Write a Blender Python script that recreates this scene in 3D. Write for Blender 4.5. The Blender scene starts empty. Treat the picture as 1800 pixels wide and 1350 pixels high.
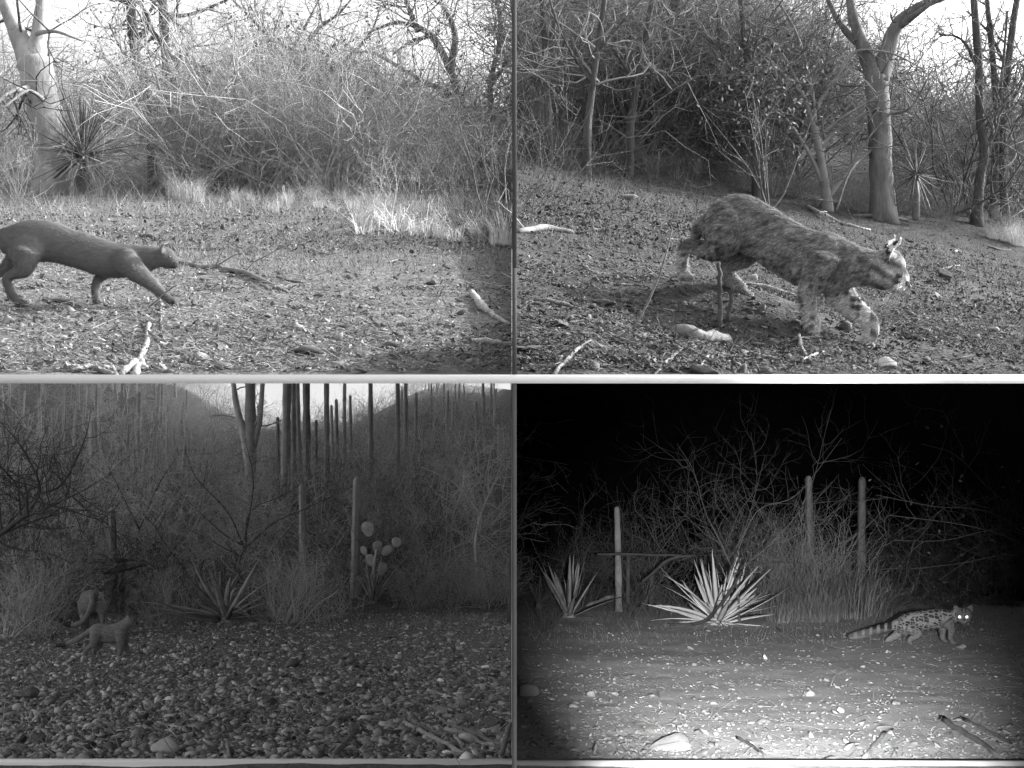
import bpy, math, random
import numpy as np
from mathutils import Vector, Matrix, noise as mnoise

R = math.radians
rng = np.random.default_rng(11)
rnd = random.Random(5)
SC = bpy.context.scene
COL = SC.collection
F = 2000.0                       # focal length in pixels of an 1800 px wide frame

# ------------------------------------------------------------------ camera
cam_d = bpy.data.cameras.new('camera')
cam = bpy.data.objects.new('camera', cam_d)
COL.objects.link(cam)
cam.location = (0, 0, 0)
cam.rotation_euler = (R(90), 0, 0)
cam_d.sensor_width = 36.0
cam_d.lens = 36.0 * F / 1800.0
cam_d.clip_start = 0.05
cam_d.clip_end = 600
SC.camera = cam
SC.cycles.use_denoising = True
SC.cycles.denoising_prefilter = 'NONE'
SC.cycles.use_light_tree = False
SC.cycles.max_bounces = 6

# ------------------------------------------------------------------ sky, sun, exposure
SUN_EL, SUN_AZ = R(28), R(72)   # azimuth measured from +Y (away from camera) towards +X (right)
world = bpy.data.worlds.new('World')
SC.world = world
world.use_nodes = True
nt = world.node_tree
nt.nodes.clear()
sky_n = nt.nodes.new('ShaderNodeTexSky')
sky_n.sky_type = 'NISHITA'
sky_n.sun_disc = False
sky_n.sun_elevation = SUN_EL
sky_n.sun_rotation = SUN_AZ
sky_n.air_density = 1.0
sky_n.dust_density = 4.0
bw = nt.nodes.new('ShaderNodeRGBToBW')
bg = nt.nodes.new('ShaderNodeBackground')
wo = nt.nodes.new('ShaderNodeOutputWorld')
bg.inputs['Strength'].default_value = 0.15
nt.links.new(sky_n.outputs[0], bw.inputs[0])
nt.links.new(bw.outputs[0], bg.inputs['Color'])
nt.links.new(bg.outputs[0], wo.inputs[0])

sun_d = bpy.data.lights.new('sun', 'SUN')
sun_d.energy = 2.0
sun_d.angle = R(0.6)
sun_d.color = (1.0, 1.0, 1.0)
sun = bpy.data.objects.new('sun', sun_d)
COL.objects.link(sun)
sv = Vector((math.cos(SUN_EL) * math.sin(SUN_AZ), math.cos(SUN_EL) * math.cos(SUN_AZ), math.sin(SUN_EL)))
sun.rotation_euler = sv.to_track_quat('Z', 'Y').to_euler()
sun.location = sv * 40

# the infrared flash of the camera trap lights the night set only
fl_d = bpy.data.lights.new('infrared_flash', 'SPOT')
fl_d.energy = 2900
fl_d.spot_size = R(25.5)
fl_d.spot_blend = 1.0
fl_d.shadow_soft_size = 0.03
flash = bpy.data.objects.new('infrared_flash', fl_d)
COL.objects.link(flash)
flash.location = (0.26, -0.06, -0.03)
fdir = Vector((1.98, 9.0, -1.80)) - flash.location
flash.rotation_euler = (-fdir).to_track_quat('Z', 'Y').to_euler()

SC.view_settings.view_transform = 'Standard'
SC.view_settings.look = 'None'
SC.view_settings.gamma = 1.0
SC.view_settings.use_curve_mapping = False
SC.view_settings.exposure = 2.0

# ------------------------------------------------------------------ materials
def grey(name, lo, hi, scale=8.0, detail=5.0, rough=0.85, bump=0.0, attr=None, rand=0.0, stretch=None, spec=0.2, bscale=None, bdist=.01):
    m = bpy.data.materials.new(name)
    m.use_nodes = True
    t = m.node_tree
    p = t.nodes['Principled BSDF']
    p.inputs['Roughness'].default_value = rough
    p.inputs['Specular IOR Level'].default_value = spec
    tc = t.nodes.new('ShaderNodeTexCoord')
    mp = t.nodes.new('ShaderNodeMapping')
    if stretch:
        mp.inputs['Scale'].default_value = stretch
    t.links.new(tc.outputs['Object'], mp.inputs[0])
    nz = t.nodes.new('ShaderNodeTexNoise')
    nz.inputs['Scale'].default_value = scale
    nz.inputs['Detail'].default_value = detail
    nz.inputs['Roughness'].default_value = 0.65
    t.links.new(mp.outputs[0], nz.inputs['Vector'])
    mr = t.nodes.new('ShaderNodeMapRange')
    mr.inputs['From Min'].default_value = 0.3
    mr.inputs['From Max'].default_value = 0.7
    mr.inputs['To Min'].default_value = lo
    mr.inputs['To Max'].default_value = hi
    t.links.new(nz.outputs[0], mr.inputs['Value'])
    val = mr.outputs[0]
    if attr:
        an = t.nodes.new('ShaderNodeAttribute')
        an.attribute_name = attr
        mu = t.nodes.new('ShaderNodeMath'); mu.operation = 'MULTIPLY'
        t.links.new(val, mu.inputs[0]); t.links.new(an.outputs['Fac'], mu.inputs[1])
        val = mu.outputs[0]
    if rand:
        oi = t.nodes.new('ShaderNodeObjectInfo')
        r2 = t.nodes.new('ShaderNodeMapRange')
        r2.inputs['To Min'].default_value = 1 - rand
        r2.inputs['To Max'].default_value = 1 + rand
        t.links.new(oi.outputs['Random'], r2.inputs['Value'])
        mu = t.nodes.new('ShaderNodeMath'); mu.operation = 'MULTIPLY'
        t.links.new(val, mu.inputs[0]); t.links.new(r2.outputs[0], mu.inputs[1])
        val = mu.outputs[0]
    t.links.new(val, p.inputs['Base Color'])
    if bump:
        b = t.nodes.new('ShaderNodeBump')
        b.inputs['Strength'].default_value = bump
        b.inputs['Distance'].default_value = bdist
        n2 = t.nodes.new('ShaderNodeTexNoise')
        n2.inputs['Scale'].default_value = bscale or scale * 3
        n2.inputs['Detail'].default_value = 6
        t.links.new(mp.outputs[0], n2.inputs['Vector'])
        t.links.new(n2.outputs[0], b.inputs['Height'])
        t.links.new(b.outputs[0], p.inputs['Normal'])
    return m

M = {}
# panel a: pale dry thicket
M['a_soil'] = grey('dry_soil', .08, .21, 16, 12, .95, 1.0, bscale=60, bdist=.02)
M['a_hill'] = grey('scrub_hill', .12, .22, 3, 9, .95, .5)
M['a_litter'] = grey('dry_leaves', .17, .25, 4, 3, .8, 0, attr='tone')
M['a_bark'] = grey('pale_bark', .22, .44, 6, 9, .85, 1.0, stretch=(1, 1, .3), bscale=30)
M['a_slim'] = grey('grey_bark', .06, .17, 9, 9, .85, .9, stretch=(1, 1, .4), bdist=.04)
M['a_twig'] = grey('dry_twigs', .26, .42, 2, 3, .85, 0, rand=.35)
M['straw'] = grey('straw', .5, .66, 6, 3, .8, 0, rand=.12)
M['straw_dim'] = grey('dim_straw', .22, .4, 6, 3, .8, 0, attr='tone')
M['a_yucca'] = grey('yucca_leaf', .15, .36, 5, 4, .6, 0, rand=.7)
M['pale_wood'] = grey('bleached_wood', .22, .42, 20, 5, .8, .5, stretch=(1, 1, 1), bdist=.04)
M['grey_wood'] = grey('weathered_wood', .12, .24, 18, 5, .85, .6)
M['dark_wood'] = grey('dark_wood', .06, .14, 14, 5, .85, .6)
M['a_stone'] = grey('pale_stone', .2, .32, 14, 6, .85, .6, rand=.2)
M['slab_stone'] = grey('slab_stone', .10, .16, 14, 6, .85, .6, rand=.2)
# panel b: sunlit slope
M['b_soil'] = grey('slope_soil', .012, .085, 14, 12, .95, 1.0, bscale=60, bdist=.02)
M['b_hill'] = grey('slope_scrub', .03, .07, 3, 9, .95, .5)
M['b_litter'] = grey('slope_litter', .09, .17, 4, 3, .8, 0, attr='tone')
M['b_bark'] = grey('smooth_bark', .08, .25, 7, 9, .85, 1.0, stretch=(1, 1, .3), bscale=34)
M['b_dark'] = grey('rough_bark', .05, .12, 10, 6, .85, .6, stretch=(1, 1, .4), bdist=.04)
M['b_twig'] = grey('slope_twigs', .11, .24, 2, 3, .85, 0, rand=.4)
M['b_pale'] = grey('pale_twigs', .17, .28, 4, 3, .8, 0)
M['b_leaf'] = grey('pale_leaf', .13, .22, 6, 3, .7, 0, attr='tone')
M['b_yucca'] = grey('slope_yucca', .10, .24, 5, 4, .6, 0, rand=.45)
M['b_stone'] = grey('slope_stone', .08, .17, 14, 6, .85, .6, rand=.3)
# panel c: dim dry wash
M['c_soil'] = grey('wash_soil', .08, .20, 16, 12, .95, 1.0, bscale=60, bdist=.02)
M['c_hill'] = grey('far_scrub', .14, .28, 1.2, 9, .95, .5)
M['c_stone'] = grey('wash_stone', .06, .34, 5, 6, .85, .6, rand=.5, bscale=25)
M['c_gravel'] = grey('wash_gravel', .28, .46, 5, 6, .85, 0, attr='tone')
M['c_bright'] = grey('bright_stone', .36, .5, 9, 6, .8, .5, rand=.2)
M['c_twig'] = grey('wash_twigs', .34, .54, 2, 3, .85, 0, rand=.4)
M['c_dark'] = grey('black_bark', .05, .11, 8, 5, .85, .4)
M['c_cactus'] = grey('grey_cactus', .26, .42, 6, 5, .8, .3, rand=.3)
M['c_agave'] = grey('dim_agave', .20, .40, 5, 4, .6, 0, rand=.5)
# panel d: night
M['d_soil'] = grey('night_soil', .48, .70, 5, 9, .95, .5, bscale=35)
M['d_litter'] = grey('night_litter', .19, .28, 4, 3, .85, 0, attr='tone')
M['d_stone'] = grey('night_stone', .17, .29, 9, 5, .85, .4, rand=.25)
M['c_pale'] = grey('pale_cactus', .28, .46, 6, 5, .8, .3, rand=.3)
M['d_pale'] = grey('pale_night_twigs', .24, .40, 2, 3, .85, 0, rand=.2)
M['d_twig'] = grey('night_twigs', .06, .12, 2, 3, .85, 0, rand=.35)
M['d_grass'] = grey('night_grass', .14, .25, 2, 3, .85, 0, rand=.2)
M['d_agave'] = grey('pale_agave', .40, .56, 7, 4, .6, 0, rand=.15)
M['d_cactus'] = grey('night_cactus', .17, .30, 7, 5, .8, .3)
M['d_dark'] = grey('night_dark_wood', .03, .06, 8, 4, .9, .3)
M['night'] = grey('blackout_black', .004, .007, 3, 3, 1.0, 0, spec=0)
M['frame'] = grey('painted_board', .72, .76, 6, 3, .5, 0)
M['bounce'] = grey('white_bounce', .78, .82, 3, 3, .9, 0)  # for the added reflector beside the dry wash
M['divider'] = grey('grey_board', .06, .075, 6, 3, .7, 0)
for k in ('a_twig', 'b_twig', 'c_twig', 'd_twig'):
    pass

# ------------------------------------------------------------------ mesh helpers
def mk_mesh(name, V, quads=None, tris=None, smooth=False, tone=None):
    V = np.asarray(V, dtype=np.float32).reshape(-1, 3)
    q = np.asarray(quads if quads is not None and len(quads) else np.zeros((0, 4)), dtype=np.int32).reshape(-1, 4)
    t = np.asarray(tris if tris is not None and len(tris) else np.zeros((0, 3)), dtype=np.int32).reshape(-1, 3)
    me = bpy.data.meshes.new(name)
    me.vertices.add(len(V)); me.vertices.foreach_set('co', V.ravel())
    loops = np.concatenate([q.ravel(), t.ravel()])
    me.loops.add(len(loops)); me.loops.foreach_set('vertex_index', loops)
    n = len(q) + len(t)
    me.polygons.add(n)
    starts = np.concatenate([np.arange(len(q)) * 4, len(q) * 4 + np.arange(len(t)) * 3]).astype(np.int32)
    me.polygons.foreach_set('loop_start', starts)
    if smooth:
        me.polygons.foreach_set('use_smooth', np.ones(n, dtype=bool))
    if tone is not None:
        a = me.attributes.new('tone', 'FLOAT', 'POINT')
        a.data.foreach_set('value', np.asarray(tone, dtype=np.float32))
    me.update(calc_edges=True)
    return me

def link(name, me, mat, parent=None, loc=None):
    o = bpy.data.objects.new(name, me)
    COL.objects.link(o)
    if mat is not None and len(me.materials) == 0:
        me.materials.append(mat)
    if parent is not None:
        o.parent = parent
    if loc is not None:
        o.location = loc
    return o

def tag(o, label=None, cat=None, group=None, kind=None):
    if label: o['label'] = label
    if cat: o['category'] = cat
    if group: o['group'] = group
    if kind: o['kind'] = kind
    return o

def empty(name, loc, label=None, cat=None, group=None):
    o = bpy.data.objects.new(name, None)
    o.empty_display_size = .1
    COL.objects.link(o)
    o.location = loc
    return tag(o, label, cat, group)

def copy_tree(o, parent=None):
    c = o.copy(); COL.objects.link(c)
    if parent is not None: c.parent = parent
    for ch in list(o.children):
        copy_tree(ch, c)
    return c

def catmull(P, k=4):
    P = np.asarray(P, dtype=float)
    n = len(P)
    if n < 3 or k < 2: return P
    Q = np.vstack([2 * P[0] - P[1], P, 2 * P[-1] - P[-2]])
    out = []
    ts = np.arange(k) / k
    for i in range(n - 1):
        p0, p1, p2, p3 = Q[i], Q[i + 1], Q[i + 2], Q[i + 3]
        for t in ts:
            out.append(.5 * ((2 * p1) + (-p0 + p2) * t + (2 * p0 - 5 * p1 + 4 * p2 - p3) * t * t + (-p0 + 3 * p1 - 3 * p2 + p3) * t ** 3))
    out.append(P[-1])
    return np.array(out)

class Tubes:
    def __init__(s):
        s.V, s.Q, s.T, s.n = [], [], [], 0
    def add(s, P, rad, sides=3, cap=False, lump=0.0):
        P = np.asarray(P, dtype=float); rad = np.asarray(rad, dtype=float)
        n = len(P)
        t = np.gradient(P, axis=0)
        t /= np.linalg.norm(t, axis=1, keepdims=True) + 1e-9
        a = t.mean(0)
        ref = np.array([1., 0, 0]) if abs(a[0]) < .6 * np.linalg.norm(a) + 1e-9 else np.array([0, .3, 1.])
        u = np.cross(t, ref); u /= np.linalg.norm(u, axis=1, keepdims=True) + 1e-9
        w = np.cross(t, u)
        ang = np.arange(sides) * 2 * math.pi / sides + rng.random() * 6
        ca, sa = np.cos(ang), np.sin(ang)
        rr = rad[:, None] * (1 + (lump * (rng.random((n, sides)) - .5) if lump else 0))
        V = P[:, None, :] + rr[..., None] * (ca[None, :, None] * u[:, None, :] + sa[None, :, None] * w[:, None, :])
        b = s.n
        s.V.append(V.reshape(-1, 3))
        i = np.arange(n - 1)[:, None] * sides; j = np.arange(sides)[None, :]; j2 = (j + 1) % sides
        s.Q.append(np.stack([b + i + j, b + i + j2, b + i + sides + j2, b + i + sides + j], -1).reshape(-1, 4))
        s.n += n * sides
        if cap:
            for row, c, sg in ((0, P[0], 1), (n - 1, P[-1], -1)):
                s.V.append(c[None] - sg * t[row][None] * rad[row] * .4)
                k = np.arange(sides)
                tri = np.stack([np.full(sides, s.n), b + row * sides + k, b + row * sides + (k + 1) % sides], -1)
                s.T.append(tri if sg < 0 else tri[:, ::-1])
                s.n += 1
    def mesh(s, name, org=(0, 0, 0), smooth=True):
        V = np.vstack(s.V) - np.asarray(org)[None]
        return mk_mesh(name, V, np.vstack(s.Q), np.vstack(s.T) if s.T else None, smooth)

def unit(v):
    v = np.asarray(v, float)
    return v / (np.linalg.norm(v) + 1e-9)

def grow(T, p, d, L, r, level, kids, wander=.35, up=.12, spread=.9, n=5, ratio=.55, sides=3, tipr=.35, leaves=None):
    """one crooked branch with its side branches"""
    P = [np.array(p, float)]
    d = unit(d)
    for i in range(n - 1):
        d = unit(d + rng.normal(0, wander, 3) * .6 + np.array([0, 0, up]))
        P.append(P[-1] + d * L / (n - 1))
    P = np.array(P)
    T.add(P, np.linspace(r, r * tipr, n), sides if level < 2 else 3)
    if level < len(kids):
        for k in range(kids[level]):
            f = rng.uniform(.2, 1.0) * (n - 1)
            i = min(int(f), n - 2); q = P[i] + (P[i + 1] - P[i]) * (f - i)
            dd = unit(P[i + 1] - P[i])
            side = unit(np.cross(dd, rng.normal(0, 1, 3)))
            nd = unit(dd * rng.uniform(.3, .9) + side * spread)
            grow(T, q, nd, L * ratio * rng.uniform(.7, 1.3), r * (.62 if level else .5), level + 1, kids, wander, up, spread, max(3, n - 1), ratio, 3, tipr, leaves)
    elif leaves is not None:
        leaves.append(P[-1])
    return P

def vnoise(x, y, seed=0):
    xi = np.floor(x).astype(np.int64); yi = np.floor(y).astype(np.int64)
    fx = x - xi; fy = y - yi
    fx = fx * fx * (3 - 2 * fx); fy = fy * fy * (3 - 2 * fy)
    def h(a, b):
        n = (a * 374761393 + b * 668265263 + seed * 1442695041) & 0x7fffffff
        n = ((n ^ (n >> 13)) * 1274126177) & 0x7fffffff
        return ((n ^ (n >> 16)) & 0xffff) / 65535.0
    return (h(xi, yi) * (1 - fx) + h(xi + 1, yi) * fx) * (1 - fy) + (h(xi, yi + 1) * (1 - fx) + h(xi + 1, yi + 1) * fx) * fy

def fbm(x, y, seed=0, oct=4):
    s = 0; a = .5
    for o in range(oct):
        s = s + a * (vnoise(x * 2 ** o, y * 2 ** o, seed + o) - .5); a *= .5
    return s

# ------------------------------------------------------------------ the four grounds
class Bumps:
    """smooth knolls that raise a slope under given points"""
    def __init__(s, base, pts, sig):
        s.p = np.array([(a, b) for a, b, _ in pts]); s.sig = sig
        res = np.array([c - float(base(np.array(a), np.array(b))) for a, b, c in pts])
        K = np.exp(-((s.p[:, None] - s.p[None]) ** 2).sum(-1) / (2 * sig * sig)) + np.eye(len(pts)) * 1e-2
        s.w = np.linalg.solve(K, res)
    def __call__(s, x, y):
        z = 0
        for (a, b), w in zip(s.p, s.w):
            z = z + w * np.exp(-((x - a) ** 2 + (y - b) ** 2) / (2 * s.sig ** 2))
        return z

def sstep(a, b, x):
    t = np.clip((x - a) / (b - a), 0, 1)
    return t * t * (3 - 2 * t)

def base_a(x, y):
    return -.62 + .2125 * y + .054 * np.maximum(y - 17, 0) + .05 * fbm(x * .5 + 3, y * .5, 3)
def base_b(x, y):
    return -.66 + .2433 * y - .2 * x + .22 * np.maximum(y - 15, 0) * (1 - .9 * sstep(3, 13, x)) + .10 * fbm(x * .6, y * .6, 9)
def pt(px, py, y):
    return np.array([(px - 900) / F * y, y, (675 - py) / F * y])
BB = [(1205, 490, 4.72), (1456, 616, 4.12), (1318, 524, 4.5), (1525, 618, 4.25), (1330, 575, 4.3)]
bump_b = Bumps(base_b, [tuple(pt(*q)) for q in BB], .30)
def g_a(x, y):
    return np.maximum(np.minimum(base_a(x, y) + .02 * fbm(x * 4, y * 4, 5, 3), .010 + .36 * np.maximum(y - 2.95, 0)), .004)
def g_b(x, y):
    z = base_b(x, y) + bump_b(x, y) + .03 * fbm(x * 4, y * 4, 15, 3)
    return np.maximum(np.minimum(z, .010 + .36 * np.maximum(y - 2.95, 0)), .004)
SKX = np.array([-45, -27, -21, -16.5, -14.2, -12.6, -8.4, -6.6, -5.2, -3.5, 0, 6])
SKZ = np.array([3.5, 2.6, 1.4, .25, -1.3, -2.15, -2.2, -1.3, -.55, -.1, -.6, -.6])
def g_c(x, y):
    flat = -1 - .1425 * np.minimum(y, 17) + .04 * fbm(x * .5, y * .5, 21) + .015 * fbm(x * 5, y * 5, 23, 3)
    t = np.clip((y - 17) / 43, 0, 1.05)
    top = np.interp(x * 60 / np.maximum(y, 40), SKX, SKZ) if False else np.interp(x, SKX, SKZ)
    return flat + (top + 3.42) * t * (.55 + .45 * t) + .5 * t * fbm(x * .25, y * .25, 27)
def g_d(x, y):
    return -1 - .1425 * y + .05 * fbm(x * .6, y * .6, 31) + .015 * fbm(x * 5, y * 5, 33, 3)
G = dict(a=g_a, b=g_b, c=g_c, d=g_d)

YS = np.exp(np.linspace(math.log(2.96), math.log(70), 6000))
def hit(s, px, py):
    """where the line of sight through a photo pixel meets the ground of a set"""
    u, v = (px - 900) / F, (675 - py) / F
    dz = v * YS - G[s](u * YS, YS)
    k = np.argmax(dz < 0)
    y = YS[k] if dz[k] < 0 else 45.0
    return Vector((u * y, y, float(G[s](np.array(u * y), np.array(y)))))

def ground_mesh(name, s, ys, xa, xb, nx, mat, floor=None, fine=.012):
    V = []
    for y in ys:
        xs = np.linspace(xa(y), xb(y), nx)
        z = G[s](xs, np.full(nx, y))
        z = z + fine * fbm(xs * 14, np.full(nx, y * 14), 77, 3) * min(1, 14 / y)
        if floor is not None: z = np.maximum(z, floor)
        V.append(np.stack([xs, np.full(nx, y), z], -1))
    V = np.array(V).reshape(-1, 3)
    n = len(ys)
    i = np.arange(n - 1)[:, None] * nx; j = np.arange(nx - 1)[None]
    Q = np.stack([i + j, i + j + 1, i + nx + j + 1, i + nx + j], -1).reshape(-1, 4)
    o = link(name, mk_mesh(name, V, Q, None, True), mat)
    return tag(o, kind='structure')

def logs(a, b, n):
    return np.exp(np.linspace(math.log(a), math.log(b), n))
ground_mesh('ground', 'a', logs(2.955, 66, 420), lambda y: -.52 * y - .8, lambda y: -.001, 220, M['a_soil'], .002)
ground_mesh('ground', 'b', logs(2.955, 66, 420), lambda y: .013, lambda y: max(.55 * y + 1.5, 9.4), 220, M['b_soil'], .002)
ground_mesh('ground', 'c', logs(1.0, 63, 360), lambda y: -.62 * y - 8, lambda y: -.001, 190, M['c_soil'])
ground_mesh('ground', 'd', logs(1.0, 30.5, 360), lambda y: .013, lambda y: 9.4, 150, M['d_soil'])

def box(name, lo, hi, mat, parent=None, kind=None, org=(0, 0, 0)):
    x0, y0, z0 = np.array(lo) - org; x1, y1, z1 = np.array(hi) - org
    V = [(x0, y0, z0), (x1, y0, z0), (x1, y1, z0), (x0, y1, z0), (x0, y0, z1), (x1, y0, z1), (x1, y1, z1), (x0, y1, z1)]
    Q = [(0, 3, 2, 1), (4, 5, 6, 7), (0, 1, 5, 4), (1, 2, 6, 5), (2, 3, 7, 6), (3, 0, 4, 7)]
    o = link(name, mk_mesh(name, V, Q), mat, parent)
    if kind: tag(o, kind=kind)
    return o

# the boards that hold the four sets apart: one shelf, one base rail, upright dividers
D0 = 2.95
pxm = D0 / F
box('shelf', (-2.6, D0 - .004, .0015), (2.6, D0 + .004, 16.5 * pxm), M['frame'], kind='structure')
D1 = 5.25
box('base_rail', (-3.4, D1 - .05, -(1356 - 675) * D1 / F), (3.4, D1, -(1333.5 - 675) * D1 / F), M['frame'], kind='structure')
box('partition_wall', (0, D0 - .006, 17 * pxm), (8.2 * pxm, 3.4, .30), M['divider'], kind='structure')
box('partition_wall', (0, D0 - .006, .30), (8.2 * pxm, D0 + .05, 1.3), M['divider'], kind='structure')
box('bounce_board', (-.003, 5.4, -9.5), (-.0005, 62, -.002), M['bounce'], kind='structure')  # added white reflector, bounces light into the dry wash
box('partition_wall', (0, D0 - .006, -9.5), (8.2 * pxm, 63, 0.0), M['divider'], kind='structure')
# added black back and side walls shut daylight out of the night set
def drape(name, xs, ys, zlo):
    V, Q = [], []
    for x, y in zip(xs, ys):
        zt = max(float(G['b'](np.array(x), np.array(y))), .002) - .01
        V += [(x, y, zlo), (x, y, zt)]
    for k in range(len(xs) - 1):
        Q.append((2 * k, 2 * k + 2, 2 * k + 3, 2 * k + 1))
    o = link(name, mk_mesh(name, V, Q), M['night'])
    return tag(o, kind='structure')
drape('blackout_wall', np.full(30, 9.3), logs(2.96, 30, 30), -9)
drape('blackout_wall', np.linspace(.013, 9.3, 30), np.full(30, 30.0), -9)
box('blackout_panel', (2.4, 2.97, -4), (9.3, 3.0, .0), M['night'], kind='structure')  # added out of view to block daylight beside the opening

# daylight sky behind the hills of the dry wash
def sky_board():
    m = bpy.data.materials.new('cloudy_sky'); m.use_nodes = True
    t = m.node_tree; t.nodes.clear()
    o = t.nodes.new('ShaderNodeOutputMaterial'); e = t.nodes.new('ShaderNodeEmission')
    nz = t.nodes.new('ShaderNodeTexNoise'); nz.inputs['Scale'].default_value = .18; nz.inputs['Detail'].default_value = 5
    tc = t.nodes.new('ShaderNodeTexCoord')
    mr = t.nodes.new('ShaderNodeMapRange'); mr.inputs['To Min'].default_value = .17; mr.inputs['To Max'].default_value = .27
    t.links.new(tc.outputs['Object'], nz.inputs['Vector']); t.links.new(nz.outputs[0], mr.inputs['Value'])
    t.links.new(mr.outputs[0], e.inputs['Color']); t.links.new(e.outputs[0], o.inputs[0])
    n = 24
    V, Q = [], []
    for i in range(n + 1):
        x = -70 + 69.9 * i / n
        y = 76 + 6 * math.sin(i / n * math.pi)
        V += [(x, y, -16), (x, y, 9.5)]
        if i: Q.append((2 * i - 2, 2 * i, 2 * i + 1, 2 * i - 1))
    tag(link('sky', mk_mesh('sky', V, Q, None, True), m), kind='structure')
sky_board()

# ------------------------------------------------------------------ scatter stuff
def spots(s, n, y0, y1, p=1.6, xa=-.5, xb=.5):
    """random ground points, denser near the front"""
    want = n
    n = int(n * 1.7)
    k = rng.random(n)
    q = 1 - p
    y = (y0 ** q + k * (y1 ** q - y0 ** q)) ** (1 / q)
    x = y * (xa + (xb - xa) * rng.random(n))
    pick = np.argsort(-(fbm(x * 1.7, y * 1.7, 51, 4) + (3.0 if s == 'c' else .75) * rng.random(n)))[:want]   # lies in drifts, leaves bare patches
    x, y = x[pick], y[pick]
    z = G[s](x, y)
    if s in 'ab':                     # nothing loose on the bare edge of the shelf
        low = (z < .03) | (y < 3.02)
        x, y = np.where(low, x * 1.6, x), np.where(low, y * 1.6, y)
        z = G[s](x, y)
    return x, y, z

def litter(name, s, n, y0, y1, size, mat, xa, xb, tmin=.3, tmax=1.4, p=2.2, asp=.4, lift=.006):
    x, y, z = spots(s, n, y0, y1, p, xa, xb)
    L = size * np.exp(rng.normal(0, .45, n)); W = L * asp * rng.uniform(.5, 1.5, n)
    a = rng.random(n) * 6.283
    tilt = rng.normal(0, .5, n); curl = rng.uniform(-.5, .6, n)
    d = np.stack([np.cos(a) * np.cos(tilt), np.sin(a) * np.cos(tilt), np.sin(tilt)], -1)
    roll = rng.normal(0, .5, n)
    h = np.stack([-np.sin(a), np.cos(a), np.zeros(n)], -1)
    w = h * np.cos(roll)[:, None] + np.cross(d, h) * np.sin(roll)[:, None]
    up = np.cross(d, w)
    up *= np.sign(up[:, 2:3] + 1e-6)
    c = np.stack([x, y, z + lift + rng.random(n) * lift], -1)
    V = np.zeros((n, 6, 3))
    for k, (f, wf, cf) in enumerate(((-.5, .25, 1), (0, .5, 0), (.5, .1, 1))):
        cc = c + d * (L * f)[:, None] + up * (curl * L * .35 * cf)[:, None]
        V[:, 2 * k] = cc - w * (W * wf)[:, None]
        V[:, 2 * k + 1] = cc + w * (W * wf)[:, None]
    b = np.arange(n)[:, None] * 6
    Q = np.concatenate([b + np.array([[0, 1, 3, 2]]), b + np.array([[2, 3, 5, 4]])])
    tone = np.repeat(rng.uniform(tmin, tmax, n) ** 1.3, 6)
    o = link(name, mk_mesh(name, V, Q, None, False, tone), mat)
    return tag(o, kind='stuff')

def straws(name, s, n, y0, y1, length, rad, mat, xa, xb, tmin=.4, tmax=1.4, p=2.2, stand=.25):
    x, y, z = spots(s, n, y0, y1, p, xa, xb)
    L = length * np.exp(rng.normal(0, .5, n)); a = rng.random(n) * 6.283
    e = np.abs(rng.normal(0, stand, n))
    d = np.stack([np.cos(a) * np.cos(e), np.sin(a) * np.cos(e), np.sin(e)], -1)
    u = np.cross(d, np.array([0.1, 0.2, 1.])); u /= np.linalg.norm(u, axis=1, keepdims=True)
    w = np.cross(d, u)
    c0 = np.stack([x, y, z + rad * 1.5], -1)
    bow = (u * rng.normal(0, .12, n)[:, None] + w * rng.normal(0, .08, n)[:, None]) * L[:, None]
    V = np.zeros((n, 9, 3))
    r = rad * rng.uniform(.6, 1.5, n)
    for k, f in enumerate((0, .5, 1)):
        cc = c0 + d * (L * f)[:, None] + bow * (1 if k == 1 else 0)
        for j in range(3):
            an = j * 2.0944
            V[:, 3 * k + j] = cc + (u * math.cos(an) + w * math.sin(an)) * (r * (1 - .6 * f))[:, None]
    b = np.arange(n)[:, None] * 9
    Q = np.concatenate([b + np.array([[3 * k + j, 3 * k + (j + 1) % 3, 3 * k + 3 + (j + 1) % 3, 3 * k + 3 + j]]) for k in range(2) for j in range(3)])
    tone = np.repeat(rng.uniform(tmin, tmax, n), 9)
    return tag(link(name, mk_mesh(name, V, Q, None, True, tone), mat), kind='stuff')

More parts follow.
